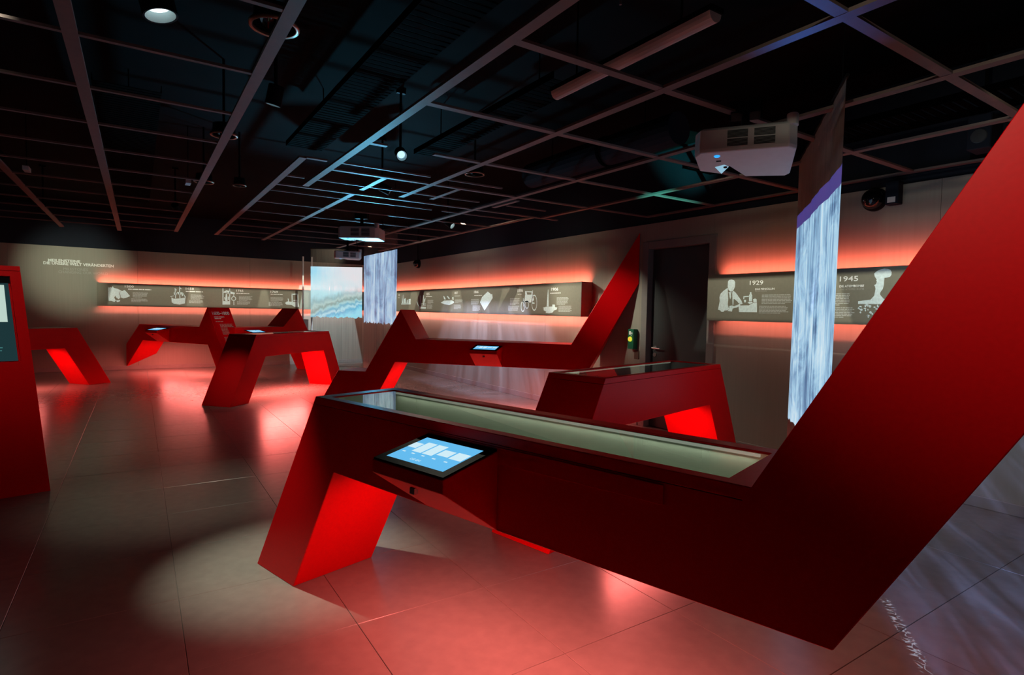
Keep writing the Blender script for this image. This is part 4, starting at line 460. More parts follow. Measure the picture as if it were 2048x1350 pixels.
# ------------------------------------------------------------------ timeline light boxes
def timeline(key, label, mkp, length, world):
    """length=(s0,s1); mkp(s,depth,z) maps along-wall, distance from wall, height to world"""
    root = empty('timeline_box', mkp(length[0], 0, 1.345)); tag(root, label, 'display board')
    off = Vector(root.location)
    L = lambda s, d, z: Vector(mkp(s, d, z)) - off
    def bx(name, s0, s1, d0, d1, z0, z1, mt, **kw):
        v = [L(s, d, z) for z in (z0, z1) for d in (d0, d1) for s in (s0, s1)]
        return link_mesh(name, v, [(0,1,3,2),(4,5,7,6),(0,1,5,4),(2,3,7,6),(0,2,6,4),(1,3,7,5)], mt, root, **kw)
    s0, s1 = length; ZB, ZT = 1.345, 1.824
    bx('front_board', s0, s1, .182, .2, ZB, ZT, M['board'])
    bx('bottom_board', s0+.018, s1-.018, .081, .181, ZB, ZB+.014, M['board'])
    e0, e1 = world
    if e0: bx('end_board', s0, s0+.018, .002, .181, ZB, ZT, M['board'])
    if e1: bx('end_board', s1-.018, s1, .002, .181, ZB, ZT, M['board'])
    bx('back_rail', s0+.02, s1-.02, .002, .03, 1.50, 1.70, M['base'])
    bx('led_strip', s0+.05, s1-.05, .144, .156, 1.504, 1.510, M['led'])
    bx('led_strip', s0+.05, s1-.05, .085, .097, 1.720, 1.726, M['led'])
    mid = (s0+s1)/2; ln = s1 - s0 - .1; up = Vector((0,0,1)); into = (Vector(mkp(0,0,0)) - Vector(mkp(0,1,0))).normalized(); al = (Vector(mkp(1,0,0)) - Vector(mkp(0,0,0))).normalized()
    PW = LEDP[key]
    area(mkp(mid, .15, 1.50), ln, .014, PW[1]*ln, LED_RED, into*0.9 - up, al, 180, name='led_lamp')
    area(mkp(mid, .15, 1.755), ln, .03, PW[0]*ln, LED_RED, into*1.2 + up, al, 76, name='led_lamp')
    area(mkp(mid, .14, 1.341), ln, .02, PW[2]*ln, (1, .46, .38), into*0.5 - up, al, 180, name='led_lamp')  # added fill for the paler glow below the board, without a strip
    face = lambda s, z: L(s, .2012, z)
    for nm, pl in PRINTS[key].items(): polys('illustration', pl, face, M['print'], root)
    for kind, body, (ts, tz, tw, th) in TEXTS[key]:
        pl = lambda a, h, ts=ts, tz=tz: face(ts + a, tz + h)
        if kind == 'year': textmesh('year_lettering', body, (tw, th), pl, M['print2'], root, bold=.01)
        elif kind == 'bold': textmesh('heading_lettering', body, (tw, th), pl, M['print2'], root, bold=.02)
        elif kind == 'grey': textmesh('subheading_lettering', body, (tw, th), pl, M['print3'], root)
        elif kind == 'line': textlines('heading_lettering', 1, (tw, th), pl, M['print2'], root, False)
        else: textlines('caption_text', body, (tw, th), pl, M['printbody'], root)
    return root
mkR = lambda s, d, z: (XW - d, -s, z)
mkL = lambda s, d, z: (s, YW - d, z)
timeline('near', 'olive grey timeline board with the years 1929 and 1945 beside the dark door', mkR, (-3.96, -.4), (True, True))
timeline('far', 'long timeline board with 1866, 1886 and 1906 on the right wall left of the door', mkR, (-14.35, -6.03), (True, True))
timeline('left', 'timeline board with the years 1500 to 1769 on the far wall below the title', mkL, (-.70, 5.05), (True, True))

# ------------------------------------------------------------------ red exhibit tables
def place_table(name, org, th, label, group=None):
    o = empty(name, (org[0], org[1], 0), R(th)); tag(o, label, 'display table', group); return o
def prism(name, prof, w, mt, parent, n0=0.0, back=None, skip=(), bevel=.0025):
    k = len(prof); bp = back or prof
    v = [(u, n0, z) for u, z in prof] + [(u, n0 + w, z) for u, z in bp]
    f = [tuple(range(k)), tuple(range(2*k-1, k-1, -1))]
    for i in range(k):
        if i in skip: continue
        j = (i+1) % k; f.append((i, j, k+j, k+i))
    return link_mesh(name, v, f, mt, parent, bevel=bevel)
def vitrine(parent, ua, ub, sa, sb, W, o0, o1, m0, m1, z0=.947, z1=.983, depth=.13, cpow=.8, lining='lining'):
    """lid frame from slanted ends ua/ub (at z0, slopes sa,sb per metre of height), opening o0..o1 x m0..m1, lined case and glass pane"""
    a1 = ua + sa*(z1-z0); b1 = ub + sb*(z1-z0)
    v = [(ua,0,z0),(ub,0,z0),(ub,W,z0),(ua,W,z0),(a1,0,z1),(b1,0,z1),(b1,W,z1),(a1,W,z1),
         (o0,m0,z1),(o1,m0,z1),(o1,m1,z1),(o0,m1,z1),(o0,m0,z0),(o1,m0,z0),(o1,m1,z0),(o0,m1,z0)]
    f = [(0,1,5,4),(1,2,6,5),(2,3,7,6),(3,0,4,7),(4,5,9,8),(5,6,10,9),(6,7,11,10),(7,4,8,11),(8,9,13,12),(9,10,14,13),(10,11,15,14),(11,8,12,15),
         (0,1,13,12),(1,2,14,13),(2,3,15,14),(3,0,12,15)]
    link_mesh('lid_frame', v, f, M['red'], parent, bevel=.002)
    zb = z0 - depth + .03; e = .004; t = .012
    lin = MB()
    lin.box(o0-t, o1+t, m0-t, m1+t, zb-t, zb)
    zt = z1 - .007
    lin.box(o0+.0005, o0+e, m0+.0005, m1-.0005, zb, zt).box(o1-e, o1-.0005, m0+.0005, m1-.0005, zb, zt).box(o0+e, o1-e, m0+.0005, m0+e, zb, zt).box(o0+e, o1-e, m1-e, m1-.0005, zb, zt)
    lin.build('case_lining', M[lining], parent)
    boxobj('case_led', (o0+.03, o1-.03, m1-.011, m1-.0045, zt-.010, zt-.001), M['caseled'], parent)
    th = parent.rotation_euler.z; uu = Vector((math.cos(th), math.sin(th), 0)); nn = Vector((-math.sin(th), math.cos(th), 0))
    area(Vector(parent.location) + uu*(o0+o1)/2 + nn*(m1-.014) + Vector((0,0,zt-.006)), o1-o0-.08, .008, cpow*(o1-o0), (.90, 1, .80), -nn*.8 + Vector((0,0,-1)), uu, name='case_lamp')
    zp = z1 - .004
    link_mesh('glass_pane', [(o0+.0012,m0+.0012,zp),(o1-.0012,m0+.0012,zp),(o1-.0012,m1-.0012,zp),(o0+.0012,m1-.0012,zp)], [(0,1,2,3)], M['glass'], parent)
def console(parent, u0, u1, seed=0):
    """slanted touch-screen desk growing out of the table's front"""
    zb, pf, zf, lip, zl = .927, -.252, .880, .045, .654
    v = []
    for u in (u0, u1): v += [(u,-.001,zb),(u,pf,zf),(u,pf,zf-lip),(u,-.001,zl)]
    h = link_mesh('console_housing', v, [(0,1,2,3),(4,5,6,7),(0,1,5,4),(1,2,6,5),(2,3,7,6),(3,0,4,7)], M['red'], parent, bevel=.002)
    def top(a, b, lift):  # a across 0..1, b from front 0 to back 1
        u = u0 + (u1-u0)*a; n = pf + (0-pf)*b; z = zf + (zb-zf)*b + lift
        return (u, n, z)
    bz = [top(a, b, l) for l in (.0002, .006) for a, b in ((.01,.015),(.99,.015),(.99,.985),(.01,.985))]
    link_mesh('screen_bezel', bz, [(0,3,2,1),(4,5,6,7),(0,1,5,4),(1,2,6,5),(2,3,7,6),(3,0,4,7)], M['plastic'], h)
    q = [(.10,.13),(.90,.13),(.90,.86),(.10,.86)]
    scr = link_mesh('touch_screen', [top(a, b, .0066) for a, b in q], [(0,1,2,3)], M['screen'], h)
    def patch(a0, a1, b0, b1, mb=None):
        own = mb is None; mb = mb or MB()
        mb.add([top(.10+.8*a, .13+.73*b, .0071) for a, b in ((a0,b0),(a1,b0),(a1,b1),(a0,b1))], [(0,1,2,3)])
        if own: mb.build('picture_thumbnail', M['thumb'], h)
    for a0, a1, b0, b1 in ((0.0,.15,.50,.72),(.17,.335,.38,.82),(.36,.53,.38,.82),(.56,.75,.46,.70),(.78,.98,.44,.72)): patch(a0, a1, b0, b1)
    mb = MB()
    for a in (.06, .23, .41, .60, .80): patch(a, a+.055, .29, .325, mb)
    tag(mb.build('menu_text', M['thumb'], h), kind='stuff')
    textmesh('menu_text', 'DE EN', (.050, .012), lambda x, y: top(.10+.8*(.36+x/.30), .13+.73*(.09+y/.20), .0071), M['thumb'], h, bold=.02)
    # lock on the under side
    un = lambda a, b: (u0+(u1-u0)*a, pf + (0-pf)*b, (zf-lip) + (zl-(zf-lip))*b)
    c = Vector(un(.5, .16)); MB().box(c.x-.012, c.x+.012, c.y-.012, c.y+.004, c.z-.016, c.z+.004).build('key_lock', M['steel'], h)
def under_lamp(parent, u0, u1, w, power, z=.640, ncen=None):
    th = parent.rotation_euler.z; uu = Vector((math.cos(th), math.sin(th), 0)); nn = Vector((-math.sin(th), math.cos(th), 0))
    p = Vector(parent.location) + uu*(u0+u1)/2 + nn*(ncen if ncen else w/2) + Vector((0,0,z))
    area(p, u1-u0, .06, power, LED_FLOOR, (0,0,-1), uu, 176, name='table_led')
    boxobj('led_channel', (u0, u1, (ncen or w/2)-.02, (ncen or w/2)+.02, .6455, .6495), M['white'], parent)

def screenmat():
    mt = bpy.data.materials.new('lit_touch_screen'); mt.use_nodes = True; nt = mt.node_tree; nt.nodes.remove(nt.nodes['Principled BSDF'])
    e = nt.nodes.new('ShaderNodeEmission'); e.inputs[0].default_value = (0.13, 0.50, 0.86, 1); e.inputs[1].default_value = 1.0
    nt.links.new(e.outputs[0], nt.nodes['Material Output'].inputs[0]); return mt
M['screen'] = screenmat(); M['thumb'] = emat('lit_screen_picture', (0.62, 0.84, 0.93), 1.0)
ZT, ZB, WD = .983, .651, .47

# near table with the tall arm
t1 = place_table('display_table', (.531, 3.301), -73.87, 'nearest red table: glass topped case, touch screen desk and tall slanting arm')
s1 = .591/.983; sa = (3.035-2.578)/(1.804-.983)
zl = .9455
prism('body', [(0,0),(.385,0),(.746,ZB),(2.766,ZB),(3.367,1.738),(3.367,2.40),(2.578-sa*.04,zl),(s1*zl,zl)], WD, M['red'], t1, skip=(6,))
vitrine(t1, s1*.947, 2.578-sa*.036, s1, sa, WD, .655, 2.505, .045, .405)
console(t1, 1.389, 1.748)
boxobj('access_panel', (1.42, 2.35, -.0035, -.0002, .885, .940), M['red'], t1, bevel=.001)
under_lamp(t1, .95, 2.6, WD, UL[0])

t2 = place_table('display_table', (1.972, 2.581), 13.4, 'red glass topped table standing directly behind the nearest table, before the door')
sl = .535/.983; sr = -.544
prism('body', [(0,0),(.385,0),(.745,ZB),(2.091,ZB),(2.452,0),(2.804,0),(2.269-sr*.04,zl),(sl*zl,zl)], WD, M['red'], t2, skip=(6,))
vitrine(t2, sl*.947, 2.269-sr*.036, sl, sr, WD, .60, 2.20, .045, .425, cpow=.25, lining='darklining')
under_lamp(t2, .95, 2.0, WD, UL[1])
def exhibit(parent, u, n, kind, lab):
    th = parent.rotation_euler.z; p = Vector(parent.location) + Vector((math.cos(th)*u - math.sin(th)*n, math.sin(th)*u + math.cos(th)*n, .8471))
    o = empty(kind, p, th + R(10)); tag(o, lab, 'exhibit')
    MB().box(-.07, .07, -.05, .05, 0, .012).build('plinth', M['print2'], o, bevel=.002)
    MB().lathe((0,0,.013), (0,0,1), [(0,0),(.034,0),(.036,.01),(.02,.03),(.026,.055),(.03,.07),(.0,.072)], 18).build('vessel', M['steel'], o, smooth=True)
    return o
exhibit(t2, 1.0, .22, 'case_exhibit', 'small metal exhibit inside the glass case behind the nearest table, left one')
exhibit(t2, 1.45, .25, 'case_exhibit', 'small metal exhibit inside the glass case behind the nearest table, right one')

t3 = place_table('display_table', (2.435, 8.325), -48.33, 'long red table with low seat, peak and slanting arm running into the right wall')
up = (2.400-.983)/(4.240-3.414); lo = (1.753-.651)/(4.236-3.641)
pf = [(-.30,0),(.541,0),(.908,ZB),(3.641,ZB),(4.250,ZB+lo*(4.250-3.641)),(4.250,ZT+up*(4.250-3.414)),(3.414,ZT),(1.222,ZT),(.983,1.395),(.442,.494),(0,.492)]
ub = 3.722
pb = list(pf); pb[4] = (ub, ZB+lo*(ub-3.641)); pb[5] = (ub, ZT+up*(ub-3.414))
prism('body', pf, WD, M['red'], t3, back=pb)
console(t3, 2.105, 2.487)
under_lamp(t3, 1.1, 3.5, WD, UL[2])

t4 = place_table('display_table', (1.048, 8.658), 42.87, 'red two legged table in the middle of the room, left of the low seat')
sl = .542/.983; sr = -(2.96-2.465)/.983
prism('body', [(0,0),(.375,0),(.751,ZB),(2.303,ZB),(2.588,0),(2.96,0),(2.465-sr*.04,zl),(sl*zl,zl)], WD, M['red'], t4, skip=(6,))
vitrine(t4, sl*.947, 2.465-sr*.036, sl, sr, WD, .66, 2.35, .045, .425, cpow=.15, lining='darklining')
under_lamp(t4, .95, 2.15, WD, UL[3])

t5 = place_table('display_table', (.021, 14.181), -60.48, 'red table at the far wall with a lettered 1600–1800 slope and a second peak')
pf = [(2.567,0),(2.945,0),(2.188,1.362),(1.947,ZT),(0,ZT),(-.478,.546),(-.478,.062),(.113,ZB),(2.204,ZB)]
pb = list(pf); pb[5] = (-.205,.798); pb[6] = (-.205,.334)
prism('body', pf, WD, M['red'], t5, back=pb)
console(t5, .62, 1.02)
sd = Vector((2.945-2.188, 0, -1.362)); sdn = sd.normalized(); nrm = Vector((1.362, 0, .757)).normalized()
def slope(a, h, d0, n0): # a along n, h upward along the slope measured from d0 metres below the peak
    p = Vector((2.188, n0 + a, 1.362)) + sdn*(d0 - h) + nrm*.003; return p
textmesh('year_lettering', '1600–1800', (.36, .075), lambda a, h: slope(a, h, .165, .06), M['print2'], t5, bold=.015)
textlines('heading_lettering', 2, (.24, .07), lambda a, h: slope(a, h, .27, .07), M['print2'], t5)
textlines('subheading_lettering', 1, (.25, .03), lambda a, h: slope(a, h, .33, .07), M['pink'], t5)
textlines('caption_text', 9, (.29, .24), lambda a, h: slope(a, h, .60, .13), M['pink'], t5)
textlines('caption_text', 7, (.29, .20), lambda a, h: slope(a, h, .84, .13), M['pink'], t5)
th5 = R(-60.48); inv = Matrix.Rotation(-th5, 3, 'Z')
th6 = R(31.75)
def t5b(u, n, z):
    p = Vector((2.906 + math.cos(th6)*u - math.sin(th6)*n - .021, 12.895 + math.sin(th6)*u + math.cos(th6)*n - 14.181, z)); return inv @ p
prof = [(.425,0),(.80,0),(.0,1.37),(-.409,ZT),(-1.6,ZT),(-1.6,ZB),(.05,ZB)]
k = len(prof)
v = [t5b(u, 0, z) for u, z in prof] + [t5b(u, WD, z) for u, z in prof]
second = link_mesh('second_bench', v, [tuple(range(k)), tuple(range(2*k-1, k-1, -1))] + [(i, (i+1) % k, k+(i+1) % k, k+i) for i in range(k)], M['red'], t5, bevel=.0025)
hold = empty('console_mount', t5b(0, 0, 0), th6 - th5); hold.parent = t5
console(hold, -1.40, -1.03)
under_lamp(t5, .4, 2.1, WD, UL[4])

t6 = place_table('display_table', (-.411, 12.322), 39.30, 'red table half hidden behind the tall information panel at the left edge')
prism('body', [(-2.7,0),(-2.33,0),(-1.95,ZB),(-.773,ZB),(-.383,0),(0,0),(-.57,ZT),(-2.15,ZT)], WD, M['red'], t6)
under_lamp(t6, -1.8, -.95, WD, UL[5])

# tall information panel at the left edge
kb = Vector((-.557, 5.377)); kd = Vector((-.557+.83, 5.377-5.312)).normalized(); kth = math.degrees(math.atan2(kd.y, kd.x))
t7 = empty('information_panel', (kb.x, kb.y, 0), R(kth)); tag(t7, 'tall red information panel with a dark lit display, cut off by the left edge', 'information panel')
xl = lambda z: -1.15 + .0905*z
xr = lambda z: -.0905*z
o0, o1, zz0, zz1 = -.92, None, .972, 1.578
fr_, bk = 0.0, .34
def slab(name, z0, z1, a, b, n0, n1, mt, parent, **kw):
    v = [(a(z0),n0,z0),(b(z0),n0,z0),(b(z0),n1,z0),(a(z0),n1,z0),(a(z1),n0,z1),(b(z1),n0,z1),(b(z1),n1,z1),(a(z1),n1,z1)]
    return link_mesh(name, v, [(0,3,2,1),(4,5,6,7),(0,1,5,4),(1,2,6,5),(2,3,7,6),(3,0,4,7)], mt, parent, **kw)
xi = lambda z: -.0715 - .0835*z   # right edge of the display opening
xj = lambda z: xl(z) + .07
slab('body', 0, 1.651, xl, xr, .03, bk, M['red'], t7, bevel=.003)
slab('front_frame', 0, zz0, xl, xr, 0, .0295, M['red'], t7); slab('front_frame', zz1, 1.615, xl, xr, 0, .0295, M['red'], t7)
slab('front_frame', 1.618, 1.651, xl, xr, 0, .0295, M['red'], t7)
slab('front_frame', zz0, zz1, xi, xr, 0, .0295, M['red'], t7); slab('front_frame', zz0, zz1, xl, xj, 0, .0295, M['red'], t7)
M['teal'] = emat('dim_teal_display', (0.012, 0.036, 0.040), 1.0); M['poster'] = emat('lit_poster_picture', (0.50, 0.66, 0.58), 1.0); M['tealtext'] = emat('lit_display_text', (0.06, 0.22, 0.22), 1.0)
slab('display_screen', zz0+.004, zz1-.05, lambda z: xj(z)+.01, lambda z: xi(z)-.012, .022, .0294, M['teal'], t7)
slab('display_border', zz1-.049, zz1-.004, lambda z: xj(z)+.002, lambda z: xi(z)-.002, .018, .0294, M['plastic'], t7)
slab('picture', 1.255, 1.515, lambda z: xj(z)+.25, lambda z: xi(z)-.035-(1.578-z)*.02, .0205, .0218, M['poster'], t7)
textlines('caption_text', 12, (.42, .125), lambda a, h: (-.66 + a, .0212, 1.012 + h), M['tealtext'], t7)

# ------------------------------------------------------------------ gauze projection screens
def cloth(name, p0, p1, z0, z1, mt, label, fold=0.006, freq=9, nx=60, nz=16, tail=None):
    p0 = Vector((*p0, 0)); p1 = Vector((*p1, 0)); d = p1 - p0; ln = d.length
    o = empty(name, (p0.x, p0.y, 0), math.atan2(d.y, d.x)); tag(o, label, 'projection screen')
    v = []; rnd = random.Random(3); ph = [rnd.uniform(0, 6) for _ in range(4)]
    for j in range(nz+1):
        z = z0 + (z1-z0)*j/nz; amp = fold*(1.0 - .75*j/nz)
        for i in range(nx+1):
            x = ln*i/nx
            y = amp*(math.sin(freq*x + ph[0] + .3*z) + .6*math.sin(2.3*freq*x + ph[1]) + .35*math.sin(4.7*freq*x + ph[2]))
            v.append((x + .25*amp*math.sin(3*z + ph[3]), y, z))
    f = [(j*(nx+1)+i, j*(nx+1)+i+1, (j+1)*(nx+1)+i+1, (j+1)*(nx+1)+i) for j in range(nz) for i in range(nx)]
    link_mesh('gauze', v, f, mt, o, smooth=True)
    MB().rod((-.01,0,z1), (ln+.01,0,z1), .010, 8).build('top_rail', M['plastic'], o)
    MB().rod((.0,0,z0+.004), (ln,0,z0+.004), .004, 6).build('hem_weight', M['base'], o)
    mb = MB()
    for x in (.12, ln-.12): mb.rod((x,0,z1), (x,0,ZC), .003, 6)
    tag(mb.build('hanger_wire', M['plastic'], o), kind='stuff')
    return o

cloth('projection_screen', (3.0, 1.545), (4.384, 2.6), .05, 2.62, clothmat('gauze_streaks', 'near', 2.085, .60, band=.10, opacity=.90, wav=.02, strength=.9), 'tall gauze screen with a bright streaked picture, hanging nearest at the right', fold=.010, freq=8)
cloth('projection_screen', (3.31, 9.83), (3.31, 8.27), .05, 2.66, clothmat('gauze_clouds', 'mid', 2.31, 1.16, opacity=.36, base=(.42,.38,.35), strength=.85, wav=.05), 'distant hanging gauze screen with a blue and white streaked picture, behind the peaked table', fold=.012, freq=14)
cloth('projection_screen', (3.08, 12.56), (4.0, 11.96), .14, 2.65, clothmat('gauze_seascape', 'sea', 2.27, 1.197, opacity=.24, strength=1.05, wav=.035), 'farthest gauze screen with a smeared pale seascape picture', fold=.004, freq=14)


# ------------------------------------------------------------------ projectors
def projector(name, loc, rz, scale, label, tilt=0.0, hang=ZG):
    root = empty(name, loc, rz); tag(root, label, 'projector')
    root.rotation_euler.x = R(tilt)
    w_, d_, h_ = .53*scale, .40*scale, .14*scale
    # ultra short throw housing: vent side faces -y, the mirror recess notches the opposite edge; z runs down to -h
    plan = [(-.44,0),(.42,0),(.50,.10),(.485,.93),(.44,1.0),(.02,.93),(-.15,.52),(-.235,.78),(-.47,.62),(-.50,.12)]
    y0, y1 = -d_*.45, d_*.55
    k = len(plan); P = lambda q, z, sc=1.0: (q[0]*w_*sc, y0 + d_*(.5 + (q[1]-.5)*sc), z)
    v = [P(q, -h_*.86, .985) for q in plan] + [P(q, -h_*.72) for q in plan] + [P(q, h_*.10) for q in plan] + [P(q, h_*.22, .93) for q in plan]
    f = [tuple(range(k-1, -1, -1)), tuple(range(3*k, 4*k))]
    for j in range(3): f += [(j*k+i, j*k+(i+1) % k, (j+1)*k+(i+1) % k, (j+1)*k+i) for i in range(k)]
    link_mesh('housing', v, f, M['white'], root, bevel=.004)
    for gx in (-.17, .09):
        for gz in (-.02, -.38):
            mb = MB()
            for i in range(6): mb.box(gx*w_, (gx+.20)*w_, y0-.003, y0+.004, (gz-.052*i-.020)*h_, (gz-.052*i+.012)*h_)
            tag(mb.build('vent_grille', M['grille'], root), kind='stuff')
    MB().lathe((-.27*w_, y0+.14*d_, -.862*h_), (0,0,-1), [(0,0),(.017*scale,0),(.014*scale,.003),(0,.003)], 16).build('indicator_light', M['dot'], root)
    MB().box(-.28*w_, -.23*w_, y0+.29*d_, y0+.32*d_, -.875*h_, -.855*h_).build('vent_slot', M['plastic'], root)
    link_mesh('mirror_recess', [(-.30*w_, y0+.50*d_, -.868*h_), (-.20*w_, y0+.44*d_, -.868*h_), (-.155*w_, y0+.52*d_, -.868*h_), (-.235*w_, y0+.76*d_, -.868*h_)], [(0,1,2,3)], M['mirrorlit'], root)
    MB().lathe((-.19*w_, y0+.52*d_, -.872*h_), (0,0,-1), [(0,0),(.012*scale,0),(.010*scale,.004),(0,.005)], 14).build('mirror_window', M['gloss'], root)
    MB().rod((.45*w_, y0+.06*d_, .05*h_), (.45*w_, y0+.06*d_, .50*h_), .03*scale, 14).build('cable_cover', M['white'], root)
    h_ *= .7
    mz = hang - loc[2]
    br = MB().box(-.06*scale, .06*scale, -.06*scale, .06*scale, .35*h_, .35*h_+.018).rod((0,0,.35*h_+.015), (0,0,mz+.05), .022*scale, 12).box(-.08*scale, .08*scale, -.05*scale, .05*scale, mz-.012, mz+.06)
    br.rod((-.085*scale,0,mz-.03), (-.085*scale,0,mz+.09), .006).rod((.085*scale,0,mz-.03), (.085*scale,0,mz+.09), .006)
    br.build('ceiling_mount', M['plastic'], root)
    MB().tube([(.3*w_, y1-.02, .3*h_), (.42*w_, y1+.05, .55*h_), (.35*w_, y1+.08, mz+.03)], .006).build('cable', M['plastic'], root)
    return root

projector('projector', (2.96, 2.09, 2.40), R(-55), 1.0, 'large white projector hanging nearest, left of the near gauze screen', tilt=-10)
projector('projector', (2.46, 7.39, 2.42), R(-35), 1.0, 'white projector hanging in front of the distant streaked gauze screen')
projector('projector', (3.04, 9.88, 2.35), R(-15), .85, 'farthest white projector hanging before the seascape screen')


# ------------------------------------------------------------------ ceiling spot lamps, rings, tube, cameras, small things
def spotlamp(loc, target, label, lens='lamp', r=.045):
    d = (Vector(target) - Vector(loc)).normalized()
    o = empty('spot_lamp', loc); tag(o, label, 'ceiling lamp', 'spot lamps above the ceiling grid')
    MB().lathe((0,0,0), d, [(0,-.13),(r*1.05,-.13),(r*1.12,-.12),(r*1.12,.0),(r,.0),(r*.98,-.01)], 22).build('lamp_can', M['plastic'], o, smooth=False)
    MB().lathe((0,0,0), d, [(r*.98,-.002),(r*.72,-.045)], 22).build('reflector', M['reflector'], o, smooth=True)
    MB().lathe((0,0,0), d, [(r*.72,-.045),(0,-.044)], 22).build('lamp_lens', M[lens], o)
    up = Vector((0,0,1)); top = Vector(-d*.10)
    MB().rod(top, (top.x, top.y, ZC - loc[2]), .012, 8).box(top.x-.04, top.x+.04, top.y-.015, top.y+.015, ZC-loc[2]-.03, ZC-loc[2]).build('lamp_bracket', M['plastic'], o)
    return o

for i, (loc, aim, pw, col, ang, bl, lens, lab) in enumerate(SPOTS): spotlamp(loc, aim, lab, lens, .072 if i == 0 else .045)

def ringlamp(x, y, z, r, label):
    o = empty('ring_light', (x, y, z)); tag(o, label, 'ceiling ring', 'unlit round fittings above the ceiling grid')
    MB().lathe((0,0,0), (0,0,1), [(r*.86,0),(r,0),(r*1.02,.012),(r*.9,.02),(r*.84,.01),(r*.86,0)], 30).build('trim_ring', M['ring'], o, smooth=True)
    MB().lathe((0,0,0), (0,0,1), [(r*.86,.006),(r*.8,.09),(0,.10)], 30).build('inner_cone', M['gloss'], o, smooth=True)
    MB().rod((0,0,.09), (0,0,ZC-z), .01, 8).build('stem', M['plastic'], o)
for (x, y, r, lb) in ((.565, 3.02, .115, 'unlit round ceiling fitting beside the third grid bar, nearest the camera'), (.585, 5.14, .10, 'unlit round ceiling fitting halfway along the third grid bar'),
                 (.62, 7.2, .10, 'unlit round ceiling fitting at the far end of the third grid bar'), (2.82, 5.04, .10, 'unlit round ceiling fitting in the middle right grid field'), (.97, 7.15, .07, 'small unlit round fitting in the dark field between grid bars')):
    ringlamp(x, y, 2.75, r, lb)
tl = empty('tube_light', (2.24, 2.36, 2.75)); tag(tl, 'long white unlit tube lamp above the ceiling grid', 'tube lamp')
v = []; ns = 8
for y in (-.60, .60):
    for i in range(ns+1):
        a = math.pi*i/ns; v.append((-.042*math.cos(a), y, .045-.045*math.sin(a)))
link_mesh('tube_cover', v, [(i, i+1, ns+2+i, ns+1+i) for i in range(ns)] + [tuple(range(ns+1)), tuple(range(2*ns+1, ns, -1))], M['tube'], tl, smooth=False)
MB().box(-.045, .045, -.61, .61, .0455, .07).build('lamp_tray', M['plastic'], tl)
MB().rod((0,-.4,.07), (0,-.4,ZC-2.75), .006).rod((0,.4,.07), (0,.4,ZC-2.75), .006).build('hanger_rod', M['plastic'], tl)
for (x, y, ln, lb) in ((.47, 7.25, .16, 'short pale strip fitting beside the third grid bar'), (-.93, 7.6, .16, 'short pale strip fitting at the left grid bars'), ):
    o = empty('strip_fitting', (x, y, 2.72)); tag(o, lb, 'ceiling fitting')
    MB().box(-.025, .025, -ln/2, ln/2, 0, .04).build('strip_cover', M['tube'], o); MB().rod((0,0,.04), (0,0,ZC-2.72), .005).build('hanger_rod', M['plastic'], o)
# perforated cable trays and ducts in the dark void
def tray(name, x, y0, y1, z, wd, label, along='y'):
    o = empty(name, (x, (y0+y1)/2, z)); tag(o, label, 'cable tray'); mb = MB(); L_ = (y1-y0)/2
    mb.box(-wd/2, -wd/2+.004, -L_, L_, 0, .05).box(wd/2-.004, wd/2, -L_, L_, 0, .05)
    nn = int((y1-y0)/.06)
    sl_ = MB()
    for i in range(nn): yy = -L_ + (i+.5)*(2*L_/nn); sl_.box(-wd/2+.004, wd/2-.004, yy-.022, yy+.022, 0, .004)
    mb.build('tray_side', M['duct'], o); tag(sl_.build('tray_floor', M['duct'], o), kind='stuff')
    MB().rod((0,-L_*.7,.05), (0,-L_*.7,ZC-z), .005).rod((0,L_*.7,.05), (0,L_*.7,ZC-z), .005).build('hanger_rod', M['plastic'], o)
tray('cable_tray', 1.40, 1.2, 6.0, 2.98, .34, 'dark perforated cable tray above the grid, left of the tube lamp')
tray('cable_tray', 2.45, 3.1, 5.4, 2.95, .26, 'short dark perforated tray above the grid behind the tube lamp')
tray('cable_tray', 4.75, .8, 3.9, 2.85, .42, 'dark reddish perforated tray above the grid at the right wall')
tray('cable_tray', -.05, 5.0, 10.5, 2.95, .42, 'dark perforated tray above the grid on the left side')
dk = empty('air_duct', (3.9, 4.3, 3.0)); tag(dk, 'round dark air duct above the grid before the door', 'duct')
MB().rod((0,-.9,0), (0,1.3,0), .14, 20).build('duct_pipe', M['navy'], dk, smooth=False)
MB().lathe((0,.0,0), (0,1,0), [(.14,-.02),(.148,-.02),(.148,.02),(.14,.02)], 20).build('duct_collar', M['duct'], dk)
MB().rod((0,-.5,.14), (0,-.5,ZC-3.0), .006).rod((0,.9,.14), (0,.9,ZC-3.0), .006).build('hanger_rod', M['plastic'], dk)
cb = empty('hanging_cable', (1.78, 1.95, 2.76)); tag(cb, 'thin grey cable hanging from the dark ceiling beside the tube lamp', 'cable')
MB().tube([(0,.02,.59),(.0,.015,.34),(.012,0,.24),(.02,-.02,.12),(.012,-.035,0)], .006).build('cable_run', M['cable'], cb)
sb = empty('speaker', (5.02, 1.62, 2.72)); tag(sb, 'small dark box speaker above the grid at the upper right', 'speaker')
MB().box(-.09, .09, -.07, .07, -.12, .12).build('speaker_box', M['navy'], sb, bevel=.006); MB().rod((0,0,.12), (0,0,ZC-2.72), .012).build('speaker_arm', M['plastic'], sb)
MB().lathe((-.0905,0,-.03), (-1,0,0), [(0,0),(.05,0),(.045,.004),(0,.006)], 20).build('speaker_cone', M['grille'], sb)

